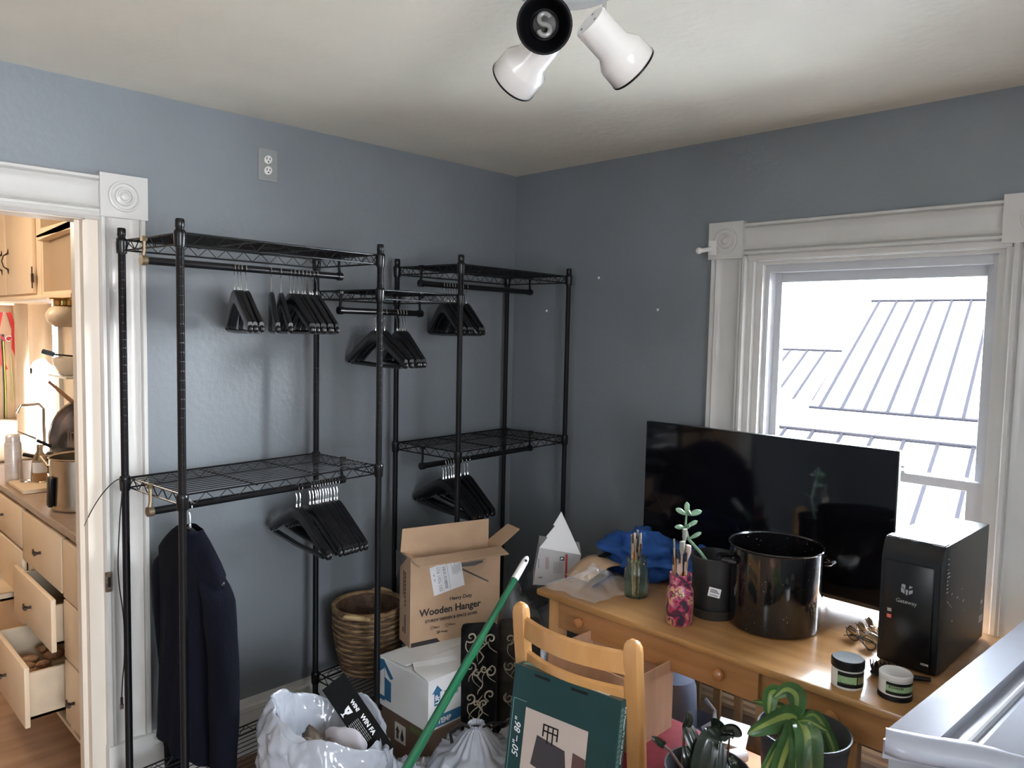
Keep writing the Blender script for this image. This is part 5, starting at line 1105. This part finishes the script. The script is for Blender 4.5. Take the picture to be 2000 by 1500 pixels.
m = MB(); plan_slab(m, [(0.078, -0.128), (0.85, -0.118), (0.85, -0.62), (0.25, -0.62), (0.085, -0.165)], .905, .925, .004); m.build('lid', EN, t, True, 40)
m = MB()
fr_ = [(0.004, -0.002), (0.012, -0.025), (0.030, -0.060), (0.050, -0.092), (0.068, -0.122), (0.080, -0.150), (0.086, -0.175), (0.088, -0.19)]
prof_ = [(0.006, .925), (-0.004, .923), (-0.022, .912), (-0.028, .903), (-0.027, .893), (-0.018, .884), (0.0, .880), (0.02, .880), (0.02, .920)]
prev = None
for k, (x, y) in enumerate(fr_):
    a = fr_[max(k - 1, 0)]; b = fr_[min(k + 1, len(fr_) - 1)]; tg = Vector((b[0] - a[0], b[1] - a[1])).normalized(); nn = Vector((-tg.y, tg.x)); nn = nn if nn.x > 0 else -nn
    sc_ = 0.55 if k in (0, len(fr_) - 1) else 1.0
    rg = [m.v((x + nn.x * p * sc_, y + nn.y * p * sc_, z)) for p, z in prof_]
    if prev:
        for q in range(len(rg)): m.f([prev[q], prev[(q + 1) % len(rg)], rg[(q + 1) % len(rg)], rg[q]])
    else: m.f(rg[::-1])
    prev = rg
m.f(prev); m.build('front_lip', EN, t, True, 60)
m = MB(); m.tube([(0.065, -0.103, .906), (0.84, -0.095, .906)], .008, 10); m.build('groove_bead', ENG, t, True)
m = MB(); m.box(-.005, .03, -.14, -.115, .80, .868, .004); m.build('latch', BLACKP, t)
# ============================================================ KITCHEN
lamp('kitchen_ceiling_bulb', 'POINT', (-2.5, 1.5, 2.15), 15, (1.0, 0.87, 0.70), shadow_soft_size=0.12)
KX = -1.87
KNOBK = mat('black_iron_pull', (0.03, 0.018, 0.012), 0.5, 0.3)
def iron_pull(parent, p, vert=False, s=1.0):
    m = MB(parent.location if parent.type == 'EMPTY' else (0, 0, 0)); p = Vector(p)
    m.lathe([(.006, 0), (.005, .012), (.008, .018), (.008, .024), (.002, .026)], p, (-1, 0, 0), 10)
    m.tube([p + Vector((-.020, .012, .016)), p + Vector((-.022, 0, .004)), p + Vector((-.022, -.016, .0)), p + Vector((-.022, -.028, .004))], [.003, .005, .005, .006], 8)
    return m
def drawer_front(parent, y0, y1, z0, z1, x, knob=None, depth=0.0, name='drawer', inside=None):
    off = parent.location; m = MB(off); m.box(x - .018, x, y0, y1, z0, z1, .004); d = m.build(name, KITCH, parent, True)
    if depth:
        s = MB(off); s.box(x, x + .38, y0 + .02, y0 + .032, z0 + .02, z1 - .03); s.box(x, x + .38, y1 - .032, y1 - .02, z0 + .02, z1 - .03); s.box(x, x + .38, y0 + .02, y1 - .02, z0 + .02, z0 + .03); s.build('drawer_box', mat('bare_drawer_wood', (.62, .50, .36), .7, var=.12, scale=6), d)
    if knob:
        k = MB(off); p = Vector(knob); k.lathe([(.006, 0), (.005, .012), (.009, .018), (.009, .024), (.002, .027)], p, (-1, 0, 0), 10); k.tube([p + Vector((-.022, .014, .014)), p + Vector((-.024, .002, .002)), p + Vector((-.024, -.016, 0)), p + Vector((-.024, -.028, .005))], [.003, .005, .005, .006], 8); k.build('handle', KNOBK, d, True)
    return d
def base_cab(label, y0, y1):
    t = thing('base_cabinet', label, 'cabinet', (KX, y0, 0)); m = MB(t.location)
    m.box(KX + .002, -1.285, y0, y0 + .016, .1, .85); m.box(KX + .002, -1.285, y1 - .016, y1 - .002, .1, .85); m.box(KX + .06, -1.285, y0, y1 - .002, .0, .1); m.box(-1.30, -1.285, y0 + .016, y1 - .016, .1, .85); m.box(KX + .002, -1.3, y0 + .016, y1 - .016, .1, .115)
    m.box(KX + .002, KX + .02, y0, y1 - .002, .82, .85); m.build('carcass', KITCH, t); return t
c = base_cab('cream kitchen cabinet with two drawers pulled open', .376, .945)
drawer_front(c, .385, .935, .625, .83, KX - .002, (KX - .02, .66, .715)); drawer_front(c, .385, .935, .415, .61, KX - .038, (KX - .056, .66, .51), 1); drawer_front(c, .385, .935, .165, .385, KX - .125, (KX - .143, .66, .27), 1)
c2_ = base_cab('cream kitchen cabinet with a closed drawer, beyond the open drawers', .947, 1.62)
drawer_front(c2_, .955, 1.61, .665, .83, KX - .002, (KX - .02, 1.27, .75)); drawer_front(c2_, .955, 1.61, .12, .65, KX - .002, None, name='door'); drawer_front(c2_, 1.0, 1.35, .42, .50, KX - .09, None, 1)
c3_ = base_cab('cream kitchen cabinet column half hidden by the door jamb', .13, .374)
drawer_front(c3_, .138, .366, .62, .83, KX - .002); drawer_front(c3_, .138, .366, .40, .612, KX - .002); drawer_front(c3_, .138, .366, .165, .39, KX - .002, (KX - .02, .255, .268), name='door')
c4_ = base_cab('cream sink cabinet at the far end of the kitchen', 1.622, 3.9)
drawer_front(c4_, 1.63, 3.89, .12, .80, KX - .002, name='door')
m = MB(); m.box(KX - .02, -1.275, .125, 3.95, .852, .880, .003); m.mi = 1; m.box(KX - .023, KX - .02, .125, 3.95, .855, .878)
for i in range(26): m.lathe([(.003, 0), (.002, .0012)], (KX - .023, .2 + i * .12, .866), (-1, 0, 0), 6)
tag(m.build('kitchen_worktop', [mat('tan_laminate', (.36, .26, .19), .4, var=.1, scale=30), mat('aluminium_edge', (.55, .50, .45), .4, .8)]), 'tan laminate worktop with a metal edge running along the kitchen', 'worktop')
m = MB(); m.box(-1.78, -1.40, 1.9, 2.8, .881, .895, .006); m.box(-1.73, -1.45, 1.95, 2.75, .885, .8955, .004); tag(m.build('kitchen_sink', mat('white_sink_enamel', (.75, .70, .62), .25), None, True), 'white enamel sink rim set in the far worktop', 'sink')
# dish towel over the open drawer
m = MB(); m.grid(lambda a, b: Vector((KX - .10 - .012 * math.sin(a * 9), .985 + .13 * a, .70 - .30 * b)) + Vector((-.02 * math.sin(b * 3), .02 * math.sin(b * 5), 0)), 20, 20); o = m.build('dish_towel', mat('white_towel', (.72, .66, .60), .95, bump=.5, bscale=80), None, True, 0); o.modifiers.new('s', 'SOLIDIFY').thickness = .006; tag(o, 'white dish towel hanging in front of the kitchen drawers', 'towel')
m = MB((KX + .02, .6, .2)); random.seed(4)
for i in range(14):
    p = Vector((KX - .10 + random.uniform(0, .14), random.uniform(.45, .88), .22 + random.uniform(0, .08))); m.sphere(p, random.uniform(.018, .030), 8, (1.4, 1, .7))
o = m.build('paper_scraps', mat('tan_crumpled_paper', (.45, .26, .13), .8, color2=(.30, .14, .07), scale=30)); o.location = (KX + .02, .6, .2); tag(o, 'crumpled tan paper filling the lowest open kitchen drawer', 'paper', None, 'stuff')
# upper cabinets
UX = -1.60
t = thing('wall_cabinet', 'cream upper kitchen cabinet with paired doors and iron pulls', 'cabinet', (UX, 1.78, 1.73))
m = MB(t.location); m.box(UX, -1.275, 1.78, 3.98, 1.73, 2.33); m.box(UX - .03, -1.275, 1.18, 3.98, 1.712, 1.732, .003); m.build('carcass', KITCH, t, True)
for y0, y1, hy in ((1.87, 2.42, 2.37), (2.46, 3.0, 2.52), (3.04, 3.58, 3.5)):
    m = MB(t.location); m.box(UX - .02, UX, y0, y1, 1.745, 2.28, .004); d = m.build('door', KITCH, t, True)
    p = Vector((UX - .022, hy, 1.93)); m = MB(t.location); m.tube([p + Vector((0, 0, -.07)), p + Vector((0, 0, -.045)), p + Vector((-.022, 0, -.03)), p + Vector((-.03, 0, 0)), p + Vector((-.022, 0, .03)), p + Vector((0, 0, .045)), p + Vector((0, 0, .07))], [.001, .006, .003, .003, .003, .006, .001], 6); m.build('handle', KNOBK, d, True)
m = MB(t.location); m.box(UX - .026, UX - .02, 1.845, 1.875, 1.80, 1.845); m.tube([(UX - .024, 1.86, 1.77), (UX - .024, 1.86, 1.88)], [.003, .003], 6); m.build('hinge', KNOBK, t)
t = thing('wall_cabinet', 'open fronted shaded kitchen cupboard next to the door jamb', 'cabinet', (UX, 1.2, 1.73))
m = MB(t.location); m.box(UX, -1.275, 1.10, 1.775, 1.735, 1.75); m.box(UX, -1.275, 1.745, 1.775, 1.75, 2.02); m.box(UX - .02, UX, 1.10, 1.775, 2.02, 2.06); m.box(UX, -1.275, 1.10, 1.12, 1.735, 2.04); m.poly([(UX - .02, 1.10, 2.03), (UX - .02, 1.775, 2.005), (UX - .02, 1.775, 2.03), (UX - .02, 1.10, 2.06)], (.32, 0, 0)); m.build('carcass', KITCH, t)
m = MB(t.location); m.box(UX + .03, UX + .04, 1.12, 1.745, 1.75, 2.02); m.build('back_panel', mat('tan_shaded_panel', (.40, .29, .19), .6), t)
# globe light under the cupboard
t = thing('globe_light', 'frosted glass globe lamp with a brass collar under the kitchen cupboards', 'lamp', (-1.62, 1.32, 1.711))
m = MB(); m.lathe([(.066, 0), (.062, -.008), (.045, -.012), (.045, -.032), (.050, -.036)], n=30); m.build('brass_collar', mat('polished_brass', (.55, .38, .13), .2, 1.0), t, True)
m = MB(); m.lathe([(.042, -.034), (.060, -.045), (.076, -.070), (.078, -.085), (.070, -.108), (.048, -.125), (.040, -.132), (.001, -.133)], n=36, cap1=False); m.build('shade', mat('frosted_cream_glass', (.80, .66, .48), .3, bump=.3, bscale=80), t, True)
# kitchen window on the right wall, post and roller blind
w2 = MB(); w2.box(-1.295, -1.265, 3.72, 3.83, .70, 1.85); w2.box(-1.295, -1.265, 2.72, 2.80, .70, 1.85); w2.box(-1.295, -1.265, 2.72, 3.83, 1.74, 1.85); w2.box(-1.31, -1.265, 2.72, 3.83, .72, .78)
w2o = struct(w2.build('window_2', TRIM), 'white framed kitchen window beside the sink')
m = MB(); m.box(-1.22, -1.19, 2.80, 3.75, 1.22, 1.26); m.box(-1.22, -1.19, 2.80, 2.85, .78, 1.75); m.box(-1.22, -1.19, 3.70, 3.75, .78, 1.75); m.build('window_frame', VINYL, w2o)
m = MB(); m.box(-1.207, -1.205, 2.82, 3.73, .78, 1.75); m.build('pane', thin_glass('kitchen_window_glass', (1, 1, 1), 0.004), w2o)
m = MB(); m.grid(lambda a, b: Vector((-1.32 - .008 * math.sin(a * 14), 2.74 + .76 * a, 1.72 - (.40 - .04 * math.sin(a * 5)) * b)), 40, 6); tag(m.build('window_blind', mat('cream_blind_cloth', (.78, .66, .52), .9), None, True, 0), 'cream cloth blind half drawn over the kitchen window', 'blind')
m = MB(); m.tube([(-1.44, 2.95, .88), (-1.44, 2.95, 1.71)], .036, 20); tag(m.build('support_pipe', KWALL, None, True), 'cream painted round pipe standing before the kitchen window', 'pipe')
# worktop things
STEEL = mat('brushed_stainless_steel', (.60, .56, .50), .25, 1.0, var=.06, scale=20)
KT = .8805
t = thing('steel_pot', 'stainless steel stock pot at the near end of the kitchen worktop', 'pot', (-1.735, .635, KT))
m = MB(); m.lathe([(.118, 0), (.122, .004), (.124, .195), (.129, .20), (.127, .204), (.121, .198), (.119, .01)], n=48); m.build('body', STEEL, t, True)
m = MB(); m.tube([(-.06, .105, .17), (-.095, .13, .19), (-.13, .10, .195), (-.122, .03, .165)], .005, 8); m.build('handle', STEEL, t, True)
m = MB(); m.box(-.138, -.122, -.03, .005, .02, .135, .004, Matrix.Rotation(.12, 4, 'X')); m.build('black_grip', BLACKP, t, True)
m = MB(); m.box(-.14, .10, -.10, .16, 0, .018, .004); o = m.build('cutting_board', mat('pale_cutting_board', (.70, .55, .38), .6), None, True); o.location = (-1.73, 1.10, KT); tag(o, 'pale wooden cutting board under the bottles on the worktop', 'cutting board')
t = thing('spray_can', 'tall pale aerosol can, leftmost on the kitchen worktop', 'can', (-1.835, 1.33, KT)); m = MB(); m.lathe([(.032, 0), (.033, .003), (.033, .17), (.028, .182), (.028, .205), (.020, .214), (.001, .214)], n=28, cap1=False); m.build('body', mat('pale_can', (.72, .66, .62), .35, .2, var=.1, scale=30, stretch=(1, 1, 6)), t, True)
t = thing('sauce_bottle', 'glass bottle with orange sauce and white label on the worktop', 'bottle', (-1.77, 1.16, KT + .0185)); m = MB(); m.lathe([(.026, 0), (.028, .004), (.028, .085), (.024, .11), (.012, .135), (.011, .165)], n=28); m.build('glass_body', mat('bottle_glass', (.75, .62, .42), .1, trans=.8), t, True)
m = MB(); m.lathe([(.0255, .004), (.0275, .006), (.0275, .04), (.02, .041)], n=28); m.build('sauce', mat('orange_sauce', (.72, .32, .06), .4), t, True)
m = MB(); m.lathe([(.0286, .042), (.0286, .088)], n=28, cap0=False, cap1=False); m.build('label', PAPER, t, True)
t = thing('drinking_glass', 'clear glass tumbler between the aerosol can and the bottle', 'glass', (-1.815, 1.20, KT + .0185)); m = MB(); m.lathe([(.024, 0), (.026, .09), (.025, .09), (.022, .004)], n=24); m.build('glass_body', mat('clear_tumbler_glass', (.85, .8, .75), .05, trans=.9), t, True)
t = thing('black_saucepan', 'small black saucepan behind the bottles on the worktop', 'pan', (-1.60, 1.40, KT)); m = MB(); m.lathe([(.075, 0), (.085, .01), (.09, .09), (.095, .092), (.08, .11), (.02, .12)], n=32); m.build('body', BLACKP, t, True); m = MB(); m.tube([(-.09, 0, .08), (-.17, .05, .10)], .009); m.build('handle', BLACKP, t, True)
t = thing('frying_pan', 'patterned black frying pan leaning upright over the dishes', 'pan', (-1.50, 1.55, KT)); ax_ = Vector((-0.85, -.45, .25)); m = MB(); m.lathe([(.12, .0), (.125, .004), (.155, .03), (.160, .032), (.158, .036), (.13, .012), (.001, .009)], (0, 0, .165), ax_, 40, cap1=False); m.build('body', [mat('dark_pan_with_pale_marks', (.012, .014, .022), .3, color2=(.25, .22, .24), scale=9, detail=1)], t, True)
m = MB(); m.tube([Vector((0, 0, .165)) + ax_.normalized() * .034 + (ax_.orthogonal().normalized() * math.cos(a) + ax_.normalized().cross(ax_.orthogonal().normalized()) * math.sin(a)) * .159 for a in [2 * math.pi * i / 40 for i in range(41)]], .006, 8, False); m.build('steel_rim', STEEL, t, True)
m = MB(); m.tube([(-.02, .04, .32), (-.10, .14, .42)], [.010, .008]); m.build('handle', mat('wood_handle', (.25, .13, .07), .5), t, True)
for i in range(3):
    t = thing('dinner_plate', ('nearest', 'middle', 'farthest')[i] + ' white plate of the upright stack by the door jamb', 'plate', (-1.47 + .022 * i, 1.30 + .03 * i, KT + .19), 0, 'plates in the drying rack'); m = MB(); m.lathe([(.02, 0), (.08, .003), (.115, .012), (.118, .014), (.08, .008), (.001, .005)], (0, 0, .115), (-.8, -.55, .12), 36, cap1=False); m.build('plate_body', mat('cream_china', (.75, .68, .60), .2), t, True)
t = thing('dish_rack', 'wire dish rack holding the plates and the pan', 'rack', (-1.47, 1.38, KT)); m = MB()
for z in (.01, .18):
    m.tube([(-.08, -.16, z), (.13, -.16, z), (.13, .2, z), (-.08, .2, z), (-.08, -.16, z)], .003, 6)
for i in range(8): m.tube([(-.08, -.16 + .05 * i, .01), (-.08, -.16 + .05 * i, .18), (.13, -.16 + .05 * i, .18), (.13, -.16 + .05 * i, .01)], .002, 5)
m.build('wire_frame', CHROME, t)
t = thing('cutlery', 'black handled knife lying across the saucepan', 'knife', (-1.66, 1.43, KT + .11)); m = MB(); m.tube([(0, 0, .02), (-.05, .03, .05)], .008, 8); m.build('grip', BLACKP, t, True); m = MB(); m.poly([(-.05, .03, .05), (-.13, .08, .10), (-.055, .033, .065)], (.001, .001, 0)); m.build('blade', CHROME, t)
t = thing('wall_shelf', 'small white bracket shelf on the kitchen wall below the globe lamp', 'shelf', (-1.272, 2.2, 1.30)); m = MB(); m.box(-.17, 0, -.2, .15, -.012, 0, .002); m.build('board', TRIM, t)
t = thing('mixing_bowl', 'white china bowl with a blue brush in it on the kitchen wall shelf', 'bowl', (-1.375, 2.16, 1.301)); m = MB(); m.lathe([(.04, 0), (.05, .006), (.088, .06), (.095, .10), (.092, .10), (.083, .06), (.045, .010)], n=36); m.build('bowl_body', mat('white_china', (.78, .73, .65), .2), t, True)
t = thing('dish_brush', 'dark blue dish brush resting across the white bowl', 'brush', (-1.40, 2.16, 1.40)); m = MB(); m.tube([(-.10, .06, .035), (-.05, .03, .018)], .014, 8); m.build('brush_head', mat('navy_plastic', (.03, .06, .10), .4), t, True); m = MB(); m.tube([(-.05, .03, .018), (.05, -.05, .008)], .005, 6); m.build('handle', BLACKP, t, True)
m = MB((-1.52, 2.3, KT)); m.tube([(-1.47, 2.35, KT), (-1.47, 2.35, 1.10), (-1.50, 2.33, 1.13), (-1.60, 2.28, 1.13), (-1.62, 2.27, 1.09)], .009, 10); o = m.build('kitchen_tap', CHROME, None, True); o.location = (-1.52, 2.3, KT); tag(o, 'chrome kitchen tap arching over the far sink', 'tap')
# harness and leads on the far wall
t = thing('dog_harness', 'red strap dog harness hanging from a hook on the far kitchen wall', 'harness', (-1.335, 3.985, 1.60))
REDS = mat('red_webbing', (.50, .02, .03), .6)
m = MB(); m.tube([(0, 0, .04), (0, -.03, .05), (0, -.04, .07)], .005, 6); m.build('hook', CHROME, t)
for pts, w in ((((-.02, -.04, .06), (-.05, -.045, -.10), (-.03, -.05, -.28), (.0, -.05, -.36)), .018), (((.03, -.04, .06), (.06, -.045, -.06), (.055, -.05, -.20), (.09, -.05, -.30)), .018), (((-.05, -.045, -.1), (.0, -.06, -.14), (.06, -.045, -.12)), .015)):
    m = MB(); m.tube([Vector(p) for p in pts], w, 4); m.build('strap', REDS, t)
m = MB(); m.tube([(.02 + .02 * math.cos(a), -.075, -.13 + .02 * math.sin(a)) for a in [i * .63 for i in range(11)]], .004, 6, False); m.build('ring', CHROME, t)
m = MB(); m.tube([(-1.350, 3.93, 1.50), (-1.345, 3.92, 1.1), (-1.350, 3.92, .72)], .014, 4); m.mi = 1; m.tube([(-1.350, 3.905, 1.45), (-1.345, 3.90, 1.1), (-1.350, 3.90, .74)], .004, 4); tag(m.build('dog_lead', [BLACKP, mat('yellow_thread', (.5, .5, .05), .6)]), 'black dog lead with yellow stitching hanging below the red harness', 'dog lead')
m = MB(); m.tube([(-1.30, 3.93, 1.35), (-1.297, 3.92, 1.2), (-1.30, 3.92, 1.0)], .005, 6); tag(m.build('green_cord', mat('pale_green_cord', (.45, .55, .25), .6)), 'thin pale green cord hanging right of the dog harness', 'cord')
